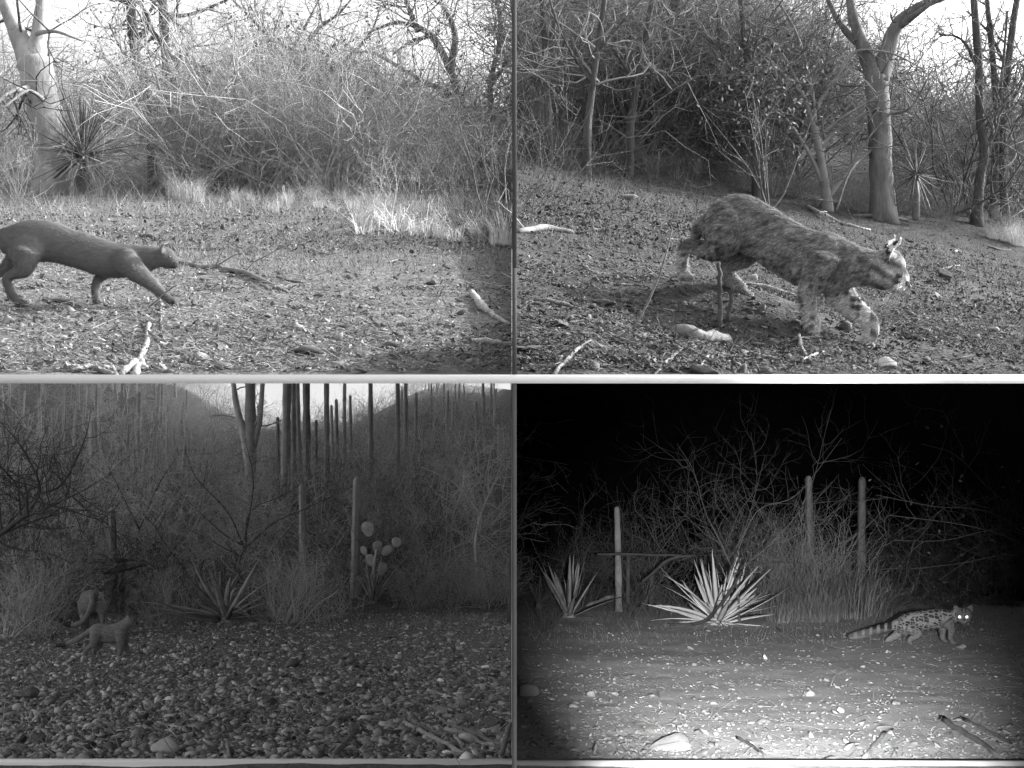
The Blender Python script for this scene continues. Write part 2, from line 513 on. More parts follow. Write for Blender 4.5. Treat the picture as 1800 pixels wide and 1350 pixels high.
PHI = (1 + 5 ** .5) / 2
ICV = np.array([(-1, PHI, 0), (1, PHI, 0), (-1, -PHI, 0), (1, -PHI, 0), (0, -1, PHI), (0, 1, PHI), (0, -1, -PHI), (0, 1, -PHI), (PHI, 0, -1), (PHI, 0, 1), (-PHI, 0, -1), (-PHI, 0, 1)])
ICV = ICV / np.linalg.norm(ICV[0])
ICT = np.array([(0, 11, 5), (0, 5, 1), (0, 1, 7), (0, 7, 10), (0, 10, 11), (1, 5, 9), (5, 11, 4), (11, 10, 2), (10, 7, 6), (7, 1, 8), (3, 9, 4), (3, 4, 2), (3, 2, 6), (3, 6, 8), (3, 8, 9), (4, 9, 5), (2, 4, 11), (6, 2, 10), (8, 6, 7), (9, 8, 1)])
def gravel(name, s, n, y0, y1, size, mat, xa, xb, tmin=.35, tmax=1.3, p=2.0, sig=.45, mx=.09):
    x, y, z = spots(s, n, y0, y1, p, xa, xb)
    S = np.minimum(size * np.exp(rng.normal(0, sig, n)), mx)
    V = ICV[None] * rng.uniform(.55, 1.35, (n, 12, 1))
    V = V * np.stack([rng.uniform(.8, 1.4, n), rng.uniform(.5, 1.0, n), rng.uniform(.16, .55, n)], -1)[:, None]
    a = rng.random(n) * 6.283; tl = rng.normal(0, .55, n)
    ca, sa, ct, st = np.cos(a), np.sin(a), np.cos(tl), np.sin(tl)
    X = V[..., 0] * ct[:, None] - V[..., 2] * st[:, None]; Z = V[..., 0] * st[:, None] + V[..., 2] * ct[:, None]
    Y = V[..., 1]
    V = np.stack([X * ca[:, None] - Y * sa[:, None], X * sa[:, None] + Y * ca[:, None], Z], -1) * S[:, None, None]
    V = V + np.stack([x, y, z + S * .18], -1)[:, None]
    T = (np.arange(n)[:, None, None] * 12 + ICT[None]).reshape(-1, 3)
    t = rng.uniform(tmin, tmax, n); t[rng.random(n) < .04] *= 2.0
    return tag(link(name, mk_mesh(name, V, None, T, False, np.repeat(t, 12)), mat), kind='stuff')

litter('leaf_litter', 'a', 26000, 2.97, 17, .010, M['a_litter'], -.5, -.002, .4, 1.35)
straws('fallen_straw', 'a', 12000, 2.97, 17, .055, .0009, M['a_litter'], -.5, -.002, .5, 1.5, stand=.15)
gravel('gravel', 'a', 1500, 2.97, 12, .009, M['a_litter'], -.5, -.002, .4, 1.2)
litter('leaf_litter', 'b', 30000, 2.97, 16, .010, M['b_litter'], .006, .5, .2, 1.2)
litter('leaf_litter', 'b', 22000, 6.5, 24, .020, M['b_litter'], .006, .5, .15, 1.3, p=1.6)
litter('leaf_litter', 'a', 22000, 6.5, 20, .017, M['a_litter'], -.5, -.002, .2, 1.4, p=1.6)
straws('fallen_straw', 'b', 9000, 2.97, 15, .06, .0010, M['b_litter'], .006, .5, .4, 1.4, stand=.2)
gravel('gravel', 'b', 8000, 2.97, 14, .008, M['b_litter'], .006, .5, .25, 1.1)
gravel('gravel', 'c', 52000, 5.27, 18, .0066, M['c_gravel'], -.5, -.002, .12, 1.5, 1.9, .75, .04)
straws('fallen_straw', 'c', 1500, 5.3, 18, .12, .002, M['c_gravel'], -.5, -.002, .4, 1.2)
litter('leaf_litter', 'd', 5000, 5.3, 18, .012, M['d_litter'], .004, .5, .7, 1.15, lift=.002)
gravel('gravel', 'd', 5500, 5.3, 18, .009, M['d_litter'], .004, .5, .6, 1.3)
straws('fallen_straw', 'd', 900, 5.3, 18, .09, .0015, M['d_litter'], .004, .5, .5, 1.5)

# ------------------------------------------------------------------ stones as things
def ico_mesh(name, seed, sub=2, flat=.6, blocky=.35):
    r = np.random.default_rng(seed)
    V = [tuple(v) for v in ICV]; T = [tuple(t) for t in ICT]
    for _ in range(sub - 1):
        mid = {}; NT = []
        def m(a, b):
            k = (min(a, b), max(a, b))
            if k not in mid:
                p = unit(np.array(V[a]) + np.array(V[b])); mid[k] = len(V); V.append(tuple(p))
            return mid[k]
        for a, b, c in T:
            ab, bc, ca = m(a, b), m(b, c), m(c, a)
            NT += [(a, ab, ca), (b, bc, ab), (c, ca, bc), (ab, bc, ca)]
        T = NT
    P = np.array(V)
    for k in range(9):                                # chop flat faces like broken rock
        n = unit(r.normal(0, 1, 3)); c = r.uniform(.45, .85)
        d = P @ n - c
        P = P - np.where(d > 0, d, 0)[:, None] * n[None] * .92
    P = P * (1 + r.normal(0, .03, (len(P), 1)))
    P = P * np.array([1.2, .85, flat])
    return mk_mesh(name, P, None, T)
STONES = [ico_mesh('stone', 100 + k, 3, rnd.uniform(.3, .6)) for k in range(9)]

def stone(s, px, py, wpx, mat, label, group=None, variant=None, flat=1.0, rot=None, name='stone', sink=.25):
    p = hit(s, px, py)
    r = wpx / F * p.y / 2.1
    me = STONES[variant if variant is not None else rnd.randrange(9)]
    key = (me.name, mat.name)
    if key not in SM:
        c = me.copy(); c.materials.clear(); c.materials.append(mat); SM[key] = c
    o = link(name, SM[key], None, None, (p.x, p.y, p.z + r * sink * flat))
    o.scale = (r, r, r * flat)
    o.rotation_euler = (rnd.gauss(0, .32), rnd.gauss(0, .32), rot if rot is not None else rnd.uniform(0, 6.28))
    return tag(o, label, 'stone', group)
SM = {}

gp = 'stones strewn over the dry wash'
for k in range(165):
    py = 1100 + 228 * rnd.random() ** .75
    px = rnd.uniform(3, 893)
    d = (py - 960) / 373
    stone('c', px, py, rnd.uniform(8, 22) * (.35 + .65 * d) * rnd.choice((.6, .8, 1, 1.1)), M['c_stone'],
          'small angular grey stone lying loose among the gravel of the dry wash', gp)
for k in range(16):
    py = 1180 + 145 * rnd.random()
    stone('c', rnd.uniform(20, 880), py, rnd.uniform(24, 42) * (.5 + .5 * (py - 1100) / 225), M['c_stone'], 'larger angular rock standing out of the gravel of the dry wash', 'larger rocks on the dry wash', flat=1.3)
stone('c', 293, 1326, 50, M['c_bright'], 'largest pale split boulder at the front edge of the dry wash', variant=2, flat=1.25, rot=.4, sink=.5)
stone('c', 42, 1228, 46, M['c_stone'], 'dark bulky rock at the left edge of the dry wash', variant=4, flat=1.2)
stone('c', 512, 1172, 32, M['c_stone'], 'dark flat rock in the middle of the dry wash', variant=5)
stone('c', 680, 1238, 24, M['c_bright'], 'rounded pale stone right of centre in the dry wash', variant=1, flat=1.2)
stone('c', 295, 1262, 26, M['c_bright'], 'flat light stone above the largest pale boulder', variant=6)
stone('c', 860, 1282, 48, M['c_stone'], 'dark lump of rock beside the pale sticks', variant=3, flat=1.3)
stone('c', 815, 1268, 34, M['c_stone'], 'smaller dark rock behind the pale sticks', variant=7, flat=1.2)
stone('c', 590, 1262, 24, M['c_bright'], 'bright stone chip in the dry wash between dark rocks', variant=0)
stone('c', 445, 1205, 26, M['c_bright'], 'light stone nearest the centre of the dry wash', variant=3)
for k in range(14):
    stone('c', rnd.uniform(100, 890), 1105 + 220 * rnd.random(), rnd.uniform(5, 13), M['c_bright'], 'tiny bright stone chip on the dark wash', 'bright chips on the wash')

gd = 'pale stones on the night ground'
for k in range(38):
    py = 1110 + 220 * rnd.random() ** .8
    stone('d', rnd.gauss(1370, 170), py, rnd.uniform(7, 22) * (.4 + .6 * (py - 1000) / 330), M['d_stone'], 'small pale stone on the flash lit ground', gd, flat=.8)
stone('d', 1180, 1316, 78, M['d_stone'], 'wide flat pale slab at the front of the night ground', variant=5, flat=.5, rot=.2)
stone('d', 1575, 1238, 18, M['d_stone'], 'bright round stone right of centre on the night ground', variant=1, flat=1.3)
stone('d', 1423, 1222, 22, M['d_stone'], 'pale blocky stone in the middle of the night ground', variant=2, flat=1.2)
stone('d', 1477, 1253, 20, M['d_stone'], 'upright pale stone left of the bright round one', variant=3, flat=1.5)
stone('d', 1550, 1288, 32, M['d_stone'], 'pair of pale stones merged near the front of the night ground', variant=6, flat=1.0) if False else None
stone('d', 1688, 1140, 20, M['d_stone'], 'pale stone just below the head of the spotted cat', variant=4, flat=1.1)
stone('d', 1240, 1290, 24, M['d_stone'], 'pale stone behind the wide flat slab', variant=8)
stone('d', 1558, 1283, 34, M['d_stone'], 'largest bright stone at the front of the night ground', variant=6, flat=1.1)
stone('d', 932, 1222, 44, M['d_stone'], 'dim grey rock at the left edge of the night ground', variant=7)

ga = 'stones among the leaf litter'
for k in range(22):
    py = 470 + 185 * rnd.random()
    stone('a', rnd.uniform(5, 890), py, rnd.uniform(6, 17), M['a_stone'], 'small pale stone half sunk in the leaf litter', ga, flat=.8)
stone('a', 828, 640, 30, M['a_stone'], 'bright lumpy stone near the right front of the leaf litter', variant=1, flat=1.1)
stone('a', 540, 622, 66, M['slab_stone'], 'broad flat grey slab at the front of the leaf litter', variant=5, flat=.55, rot=-.25)
stone('a', 10, 570, 44, M['a_stone'], 'flat pale stone at the left edge below the plain cat', variant=3, flat=.7)
stone('a', 335, 573, 34, M['slab_stone'], 'grey flat stone in front of the forepaws', variant=6, flat=.8)
stone('a', 698, 592, 28, M['slab_stone'], 'grey wedge stone right of the broad flat slab', variant=7, flat=1.1)
stone('a', 762, 500, 28, M['slab_stone'], 'dark oval stone on the right of the clearing', variant=2, flat=.8)
stone('a', 715, 620, 30, M['slab_stone'], 'grey leaning stone left of the bright lumpy one', variant=0, flat=.9)

gb = 'stones on the sunny slope'
for k in range(62):
    px = rnd.uniform(915, 1795)
    py = rnd.uniform(330 + (px - 908) * .14, 655)
    stone('b', px, py, rnd.uniform(7, 20) * (.5 + .5 * (py - 250) / 400), M['b_stone'], 'small grey stone lying on the sunny slope', gb, flat=.9)
stone('b', 1323, 492, 26, M['c_bright'], 'bright white stone behind the hind paw of the tuft eared cat', variant=1, flat=1.1)
stone('b', 1485, 582, 30, M['b_stone'], 'dark pointed stone between the forelegs of the tuft eared cat', variant=4, flat=1.3)
stone('b', 1660, 490, 30, M['b_stone'], 'pointed dark rock ahead of the tuft eared cat', variant=3, flat=1.5)
stone('b', 1745, 582, 34, M['a_stone'], 'pale flat stone at the right side of the slope', variant=5, flat=.7)
stone('b', 1335, 612, 44, M['slab_stone'], 'grey rounded stone below the tuft eared cat', variant=6, flat=.9)
stone('b', 1550, 645, 58, M['a_stone'], 'light flat stone at the front edge of the slope', variant=7, flat=.7)
stone('b', 985, 575, 56, M['slab_stone'], 'broad grey stone at the left front of the slope', variant=2, flat=.5)
stone('b', 1060, 535, 50, M['slab_stone'], 'long grey stone left of the thin upright stalk', variant=5, flat=.5)
stone('b', 1108, 352, 36, M['b_stone'], 'dark block of rock high on the left of the slope', variant=4, flat=1.1)
stone('b', 1240, 660, 70, M['slab_stone'], 'grey stone cut by the front edge of the slope', variant=0, flat=.7)

# ------------------------------------------------------------------ sticks and fallen branches
def stick(s, pts, mat, label, name='fallen_stick', sides=7, cat='stick', group=None, lift=0.0, y_ref=None, twigs=0):
    """pts: (px, py, radius px [, height above ground m]) along the stick as it lies"""
    P, Rr = [], []
    yb = hit(s, pts[0][0], pts[0][1]).y
    for q in pts:
        p = hit(s, q[0], q[1]) if y_ref is None else Vector(pt(q[0], q[1], y_ref + (q[3] if len(q) > 3 else 0)))
        r = q[2] / F * p.y
        h = r * .7 if y_ref is None else 0
        if y_ref is None and len(q) > 3:      # raised: keep the pixel but stand nearer
            p = Vector(pt(q[0], q[1], yb - q[3] * .15)); r = q[2] / F * p.y; h = 0
        P.append((p.x, p.y, p.z + h)); Rr.append(r)
    A = catmull(np.column_stack([P, Rr]), 4)
    org = A[0, :3].copy()
    T = Tubes()
    wob = rng.normal(0, 1, (len(A), 3)) * A[:, 3:4] * .25
    T.add(A[:, :3] + wob, np.maximum(A[:, 3], .0006), sides, True, .35)
    o = link(name, T.mesh(name, org), mat, None, org)
    tag(o, label, cat, group)
    if twigs:
        t2 = Tubes()
        for k in range(twigs):
            i = rnd.randrange(1, max(2, len(A) - 1))
            d = unit(A[i, :3] - A[i - 1, :3]) + rng.normal(0, .5, 3) + np.array([0, 0, .25])
            grow(t2, A[i, :3], d, A[i, 3] * rnd.uniform(14, 34), A[i, 3] * .4, 2, [0, 0, 2], .3, 0)
        link('twig', t2.mesh('twig', org), mat, o)['kind'] = 'stuff'
    return o

# a
stick('a', [(262, 572, 4.5), (258, 605, 5), (246, 640, 6), (238, 662, 7)], M['pale_wood'], 'thick bleached stick lying towards the front below the plain cat', cat='stick')
stick('a', [(125, 655, 5), (165, 648, 5), (195, 660, 5)], M['grey_wood'], 'grey curved root at the front edge below the plain cat')
stick('a', [(168, 634, 4), (190, 642, 4), (205, 662, 4)], M['pale_wood'], 'short forked bleached stick beside the thick bleached one')
stick('a', [(215, 660, 6), (242, 645, 8), (258, 652, 5)], M['pale_wood'], 'knotted bleached stump end at the front edge of the clearing')
stick('a', [(282, 528, 2), (284, 570, 2.5), (290, 600, 3), (340, 640, 3)], M['grey_wood'], 'long thin grey twig bending from the forepaw to the front', twigs=3)
stick('a', [(160, 580, 1.5), (210, 562, 2), (282, 570, 2)], M['grey_wood'], 'thin grey twig lying crosswise below the plain cat', twigs=2)
stick('a', [(262, 540, 1.2, .02), (290, 515, 1.2, .05), (312, 500, 1, .08)], M['grey_wood'], 'fine forked twig in front of the stretched forepaw', twigs=3)
stick('a', [(75, 527, 3), (120, 535, 4), (170, 552, 3)], M['dark_wood'], 'dark twig lying under the belly of the plain cat')
stick('a', [(312, 462, 3), (355, 472, 4), (410, 478, 5), (505, 515, 3)], M['grey_wood'], 'long crooked branch lying ahead of the plain cat', name='fallen_branch', twigs=5)
stick('a', [(828, 520, 6), (845, 540, 8), (862, 552, 5), (895, 572, 4)], M['pale_wood'], 'broken pale branch stub on the right of the clearing', name='fallen_branch')
stick('a', [(828, 603, 5), (862, 606, 6), (905, 608, 4)], M['pale_wood'], 'flat pale splinter at the right edge of the clearing')
stick('a', [(420, 590, 2), (450, 600, 3), (480, 592, 2)], M['dark_wood'], 'short dark twig above the broad flat slab', twigs=2)
stick('a', [(45, 345, 3), (100, 338, 4), (135, 332, 2)], M['pale_wood'], 'pale fallen limb at the foot of the forked pale tree', twigs=3)
stick('a', [(250, 415, 2), (262, 418, 4), (280, 424, 2)], M['dark_wood'], 'short dark stick behind the back of the plain cat')
stick('a', [(206, 408, 1.2), (222, 395, 1.2)], M['dark_wood'], 'tiny dark twig leaning above the back of the plain cat')
# b
stick('b', [(1310, 500, 3.5), (1350, 508, 3.5), (1412, 526, 3)], M['pale_wood'], 'straight pale stick under the belly of the tuft eared cat')
stick('b', [(1265, 575, 5), (1266, 530, 4.5, .12), (1265, 490, 4, .23), (1264, 462, 3.2, .3)], M['b_dark'], 'upright broken grey stub in front of the hind leg', name='dead_stub', cat='stub')
stick('b', [(1280, 565, 4), (1284, 530, 4, .09), (1288, 500, 3, .18)], M['dark_wood'], 'shorter dark stub just right of the upright grey one', name='dead_stub', cat='stub')
stick('b', [(1112, 580, 2.2), (1140, 530, 2, .12), (1165, 465, 1.6, .3), (1182, 402, 1.2, .5)], M['grey_wood'], 'thin leaning stalk rising left of the hind paw', name='dead_stalk', cat='stalk')
stick('b', [(1185, 588, 11), (1225, 598, 14), (1280, 602, 10)], M['b_bark'], 'mossy grey log at the front of the slope', name='fallen_log', cat='log')
stick('b', [(1140, 580, 3), (1200, 612, 3.5), (1290, 655, 3)], M['dark_wood'], 'long dark stick lying diagonally in front of the mossy log', twigs=4)
stick('b', [(975, 660, 4), (1005, 625, 4), (1040, 600, 3)], M['grey_wood'], 'grey stick at the left front corner of the slope')
stick('b', [(1150, 660, 3), (1180, 630, 3), (1205, 610, 2)], M['grey_wood'], 'thin grey stick pointing from the front edge to the mossy log')
stick('b', [(1050, 640, 2.5), (1120, 668, 2)], M['pale_wood'], 'pale twig at the front edge left of the log')
stick('b', [(1225, 655, 2), (1245, 625, 2)], M['pale_wood'], 'short pale twig standing right of the log')
stick('b', [(940, 530, 4), (975, 535, 5), (1020, 545, 3)], M['dark_wood'], 'dark crooked twig at the left of the slope')
stick('b', [(910, 410, 5), (960, 405, 6), (1005, 412, 4)], M['grey_wood'], 'grey fallen branch high on the left of the slope', name='fallen_branch', twigs=3)
stick('b', [(1500, 380, 3), (1550, 384, 4), (1595, 388, 2)], M['dark_wood'], 'dark fallen limb at the foot of the thick smooth tree', name='fallen_branch', twigs=3)
stick('b', [(1420, 365, 3), (1480, 395, 3), (1530, 405, 2)], M['pale_wood'], 'pale stick lying behind the shoulder of the tuft eared cat', twigs=2)
stick('b', [(1650, 485, 1.5), (1668, 475, 1.5, .03), (1678, 466, 1, .06)], M['dark_wood'], 'thin dark twig on the pointed dark rock')
stick('b', [(1405, 590, 3), (1408, 615, 4), (1425, 640, 3)], M['grey_wood'], 'short crooked root beside the planted forepaw')
stick('b', [(1410, 635, 2), (1425, 628, 3), (1448, 620, 2)], M['pale_wood'], 'short pale twig by the planted forepaw')
stick('b', [(1340, 545, 8), (1380, 580, 10), (1415, 600, 6)], M['dark_wood'], 'thick dark root half buried under the tuft eared cat', name='root', cat='root') if False else None
# c
stick('c', [(588, 1332, 5), (612, 1302, 5), (636, 1268, 4)], M['grey_wood'], 'upright leaning grey stick at the front of the dry wash')
gs = 'pale sticks heaped at the right front of the dry wash'
for k, q in enumerate([[(710, 1272, 4), (760, 1300, 5), (820, 1332, 5)], [(775, 1268, 4), (820, 1290, 5), (895, 1318, 5)], [(782, 1285, 5), (830, 1300, 5), (880, 1330, 4)], [(725, 1270, 4), (790, 1302, 4), (850, 1338, 4)], [(800, 1295, 4), (815, 1318, 4), (835, 1338, 4)]]):
    stick('c', q, M['pale_wood'] if k % 2 == 0 else M['grey_wood'], 'pale weathered stick in the heap at the right front of the dry wash', group=gs)
stick('c', [(882, 1330, 5), (890, 1300, 5, .05), (897, 1270, 4, .12)], M['grey_wood'], 'short stick standing right of the heap of pale sticks')
stick('c', [(398, 1308, 4), (404, 1335, 4)], M['pale_wood'], 'short pale stick at the front edge of the dry wash')
stick('c', [(505, 1338, 5), (540, 1320, 4)], M['grey_wood'], 'half buried grey stick at the front edge of the dry wash')
# d
stick('d', [(1655, 1268, 5), (1700, 1295, 5), (1760, 1335, 4)], M['grey_wood'], 'grey stick at the right front of the night ground')
stick('d', [(1690, 1265, 4), (1740, 1290, 4), (1800, 1322, 3)], M['grey_wood'], 'second grey stick parallel at the right front of the night ground')
stick('d', [(1520, 1335, 4), (1540, 1310, 4), (1555, 1290, 3)], M['pale_wood'], 'pale stick beside the largest bright stone')
stick('d', [(1296, 1298, 3), (1320, 1312, 3), (1345, 1332, 3)], M['dark_wood'], 'thin dark stick near the front middle of the night ground')
stick('d', [(1032, 1068, 5), (1060, 1056, 5, .2), (1082, 1046, 5, .4)], M['grey_wood'], 'pale slanting stick leaning on the left ribbed cactus')

for s_, nst, mats, lab, grp in (('a', 16, ('grey_wood', 'a_slim', 'pale_wood'), 'small dry twig lying in the leaf litter of the clearing', 'small twigs in the clearing'),
                          ('b', 30, ('grey_wood', 'b_dark', 'dark_wood', 'b_pale'), 'small crooked twig lying on the sunny slope', 'small twigs on the slope'),
                          ('c', 9, ('grey_wood', 'pale_wood'), 'short dry stick lying among the gravel of the wash', 'short sticks on the wash')):
    for k in range(nst):
        px = rnd.uniform(20, 860) + (900 if s_ == 'b' else 0)
        py = rnd.uniform(*{'a': (420, 650), 'b': (400, 650), 'c': (1140, 1325)}[s_])
        L = rnd.uniform(18, 75) * (.4 + .6 * ((py - (1000 if s_ == 'c' else 300)) / 340)); a_ = rnd.uniform(-.5, .5); r_ = rnd.uniform(1.0, 2.4)
        q = [(px, py, r_), (px + L * .5, py + math.sin(a_) * L * .35 + rnd.uniform(-4, 4), r_ * .9), (px + L, py + math.sin(a_) * L * .6, r_ * .5)]
        q = [(min(max(u[0], 916 if s_ == 'b' else 4), 1796 if s_ == 'b' else 894), u[1], u[2]) for u in q]
        stick(s_, q, M[rnd.choice(mats)], lab, group=grp, twigs=rnd.choice((0, 2, 3)), sides=5)

# ------------------------------------------------------------------ shrubs and thickets
def shrub_mesh(name, seed, stems, H, kids, spread, wander=.4, up=.1, r=.012, side=.85, ratio=.5, npt=6):
    global rng
    keep = rng; rng = np.random.default_rng(seed)
    T = Tubes()
    for k in range(stems):
        a = rng.random() * 6.283; e = rng.uniform(.15, spread)
        d = (math.cos(a) * math.sin(e), math.sin(a) * math.sin(e), math.cos(e))
        p = (math.cos(a) * rng.random() * .15, math.sin(a) * rng.random() * .15, -.05)
        grow(T, p, d, H * rng.uniform(.7, 1.1), r * rng.uniform(.6, 1.2), 0, kids, wander, up, side, npt, ratio, 4)
    rng = keep
    return T.mesh(name)
SHR = [shrub_mesh('bare_shrub', 200 + k, 8, 2.0, [6, 4, 2], 1.05, .45, .06, .013) for k in range(7)]
FINE = [shrub_mesh('wiry_shrub', 230 + k, 16, 1.1, [4, 3], 1.1, .35, .1, .006) for k in range(4)]

def variants(base, mat):
    out = []
    for me in base:
        c = me.copy(); c.materials.clear(); c.materials.append(mat); out.append(c)
    return out

def plant_shrub(meshes, name, p, sc, label, group, cat='shrub'):
    o = link(name, rnd.choice(meshes), None, None, p)
    o.rotation_euler = (rnd.gauss(0, .08), rnd.gauss(0, .08), rnd.uniform(0, 6.28))
    o.scale = (sc * rnd.uniform(.9, 1.15), sc * rnd.uniform(.9, 1.15), sc * rnd.uniform(.85, 1.15))
    return tag(o, label, cat, group)

def mass(name, s, meshes_src, n, y0, y1, sc, mat, xa, xb, p=1.0001, keep=None):
    """a far wood that reads as one mass: joined into one stuff object"""
    Vs, Qs, b = [], [], 0
    cache = []
    for me in meshes_src:
        v = np.empty(len(me.vertices) * 3, np.float32); me.vertices.foreach_get('co', v)
        q = np.empty(len(me.loops), np.int32); me.loops.foreach_get('vertex_index', q)
        cache.append((v.reshape(-1, 3), q.reshape(-1, 4)))
    x, y, z = spots(s, n, y0, y1, p, xa, xb)
    for k in range(n):
        if keep is not None and not keep(x[k], y[k]): continue
        v, q = cache[rng.integers(len(cache))]
        a = rng.random() * 6.283; f = sc * rng.uniform(.75, 1.25)
        c, si = math.cos(a) * f, math.sin(a) * f
        W = np.stack([v[:, 0] * c - v[:, 1] * si + x[k], v[:, 0] * si + v[:, 1] * c + y[k], v[:, 2] * f * rng.uniform(.85, 1.15) + z[k]], -1)
        Vs.append(W); Qs.append(q + b); b += len(W)
    return tag(link(name, mk_mesh(name, np.vstack(Vs), np.vstack(Qs), None, True), mat), kind='stuff')

LITE = [shrub_mesh('far_shrub', 260 + k, 6, 2.0, [4, 4], 1.0, .45, .06, .016, npt=4) for k in range(5)]

LINE = dict(a=([0, 300, 620, 760, 900], [338, 335, 345, 385, 400]), b=([908, 1200, 1560, 1800], [258, 290, 362, 392]),
            c=([0, 140, 300, 640, 760, 900], [1105, 1090, 1085, 1060, 1045, 1060]), d=([908, 1100, 1500, 1800], [1075, 1078, 1062, 1068]))
CLEAR = [('a', -40, 265, 19), ('a', 235, 330, 19), ('a', 600, 900, 14), ('b', 908, 1150, 13.5), ('b', 1490, 1660, 24), ('b', 1400, 1490, 21), ('b', 1150, 1215, 15), ('c', 60, 270, 16.6), ('c', 300, 480, 15.6), ('c', 590, 670, 16.5), ('d', 1150, 1540, 15.5), ('d', 1060, 1110, 16)]
def behind(s, x, y):
    """is this ground point behind the front edge of the set's scrub?"""
    z = float(G[s](np.array(x), np.array(y)))
    return 675 - z / y * F < np.interp(900 + x / y * F, *LINE[s])
def scrub_spot(s, y0, y1, xa, xb, off=.9):
    sg = 1 if xb > .2 else -1
    while True:
        if rnd.random() < .55:        # crowd the front edge of the scrub
            px = 900 + F * rnd.uniform(xa, xb)
            q = hit(s, px, np.interp(px, *LINE[s]) - 2)
            k = 1 + rnd.expovariate(6)
            x, y = q.x * k + off * sg * .6, q.y * k
            if y > 45: continue
        else:
            y = rnd.uniform(y0, y1); x = y * rnd.uniform(xa, xb) + off * sg
        if s == 'd': x = min(x, 8.2)
        p_ = 900 + F * x / y
        if any(q[0] == s and q[1] < p_ < q[2] and y < q[3] for q in CLEAR): continue
        if behind(s, x, y): return x, y, float(G[s](np.array(x), np.array(y)))

# a
va = variants(SHR, M['a_twig']); vf = variants(FINE, M['a_twig']); vfd = variants(FINE, M['a_slim'])
for k in range(95):
    plant_shrub(va, 'bare_shrub', scrub_spot('a', 10, 32, -.5, 0), rnd.uniform(.75, 1.25),
                'bare grey twiggy shrub in the thicket behind the plain dark cat', 'bare shrubs behind the plain dark cat')
mass('thicket', 'a', LITE, 150, 26, 62, .95, M['a_twig'], -.52, -.02)
for (px, py, sc) in [(880, 425, .8), (820, 395, .7), (740, 350, .9), (620, 340, .8), (880, 350, 1.0), (790, 345, .9), (180, 345, .55), (30, 350, .6), (470, 330, .7), (690, 385, .5), (540, 345, .5), (350, 335, .6), (250, 340, .6), (430, 335, .8)]:
    plant_shrub(vf if px < 700 else vfd, 'wiry_shrub', hit('a', px, py), sc, 'low wiry dry shrub at the edge of the pale clearing', 'wiry shrubs edging the pale clearing')
# b
vb = variants(SHR, M['b_twig']); vbf = variants(FINE, M['b_twig'])
for k in range(125):
    plant_shrub(vb, 'bare_shrub', scrub_spot('b', 11, 34, 0, .5), rnd.uniform(.9, 1.45),
                'dark leafless shrub in the thicket behind the tuft eared cat', 'leafless shrubs behind the tuft eared cat')
mass('thicket', 'b', LITE, 70, 23, 48, 1.6, M['b_twig'], .27, .5)
mass('thicket', 'b', LITE, 130, 24, 60, 1.25, M['b_twig'], .02, .5)
for (px, py, sc) in [(960, 290, .6), (1060, 290, .6), (1140, 290, .7), (1230, 295, .7), (1330, 310, .6), (1400, 345, .5), (1490, 365, .4), (1660, 400, .5), (1760, 420, .5), (1300, 330, .4), (1010, 262, .8)]:
    plant_shrub(vbf, 'wiry_shrub', hit('b', px, py), sc, 'low tangled dark shrub along the top of the sunny slope', 'tangled shrubs along the top of the slope')
for k in range(46):
    px = rnd.uniform(912, 1795)
    py = np.interp(px, *LINE['b']) + rnd.uniform(-2, 30)
    plant_shrub(vbf, 'wiry_shrub', hit('b', px, py), rnd.uniform(.22, .5), 'knee high dry tangle in the undergrowth where the slope meets the trees', 'undergrowth where the slope meets the trees')
# c
vc = variants(SHR, M['c_twig']); vck = variants(SHR, M['c_dark']); vcf = variants(FINE, M['c_twig'])
for k in range(85):
    plant_shrub(vc if k % 5 < 3 else vck, 'bare_shrub', scrub_spot('c', 14, 30, -.5, 0), rnd.uniform(.6, .95),
                'dim leafless shrub crowding the far side of the dry wash', 'leafless shrubs beyond the dry wash')
mass('thicket', 'c', LITE, 150, 26, 60, .8, M['c_twig'], -.5, -.02)
mass('thicket', 'c', LITE, 150, 46, 62.5, .55, M['c_twig'], -.5, -.02)
for k in range(34):
    px = rnd.uniform(5, 885)
    while 95 < px < 265 or 330 < px < 480: px = rnd.uniform(5, 885)
    py = 1092 + rnd.uniform(-12, 6) + (30 if px < 130 else 0) - (25 if px > 650 else 0)
    plant_shrub(vcf, 'wiry_shrub', hit('c', px, py), rnd.uniform(.5, .9), 'low wiry shrub along the edge of the dry wash', 'wiry shrubs edging the dry wash')
# d
vd = variants(SHR, M['d_twig']); vdf = variants(FINE, M['d_twig'])
for k in range(26):
    plant_shrub(vd, 'bare_shrub', scrub_spot('d', 13, 24, .02, .46, .6), rnd.uniform(.6, .9),
                'faint leafless shrub in the darkness behind the night plants', 'shrubs fading into the dark')
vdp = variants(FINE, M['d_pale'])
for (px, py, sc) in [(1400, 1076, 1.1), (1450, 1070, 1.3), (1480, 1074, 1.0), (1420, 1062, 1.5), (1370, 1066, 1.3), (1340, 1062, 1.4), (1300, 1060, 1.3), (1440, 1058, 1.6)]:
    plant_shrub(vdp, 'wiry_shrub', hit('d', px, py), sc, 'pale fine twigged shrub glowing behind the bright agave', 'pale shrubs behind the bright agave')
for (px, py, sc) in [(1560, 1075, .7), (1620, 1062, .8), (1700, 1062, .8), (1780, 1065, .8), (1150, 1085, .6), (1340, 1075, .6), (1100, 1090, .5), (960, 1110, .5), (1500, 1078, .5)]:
    plant_shrub(vdf, 'wiry_shrub', hit('d', px, py), sc, 'low dim wiry shrub behind the flash lit ground', 'wiry shrubs behind the night ground')

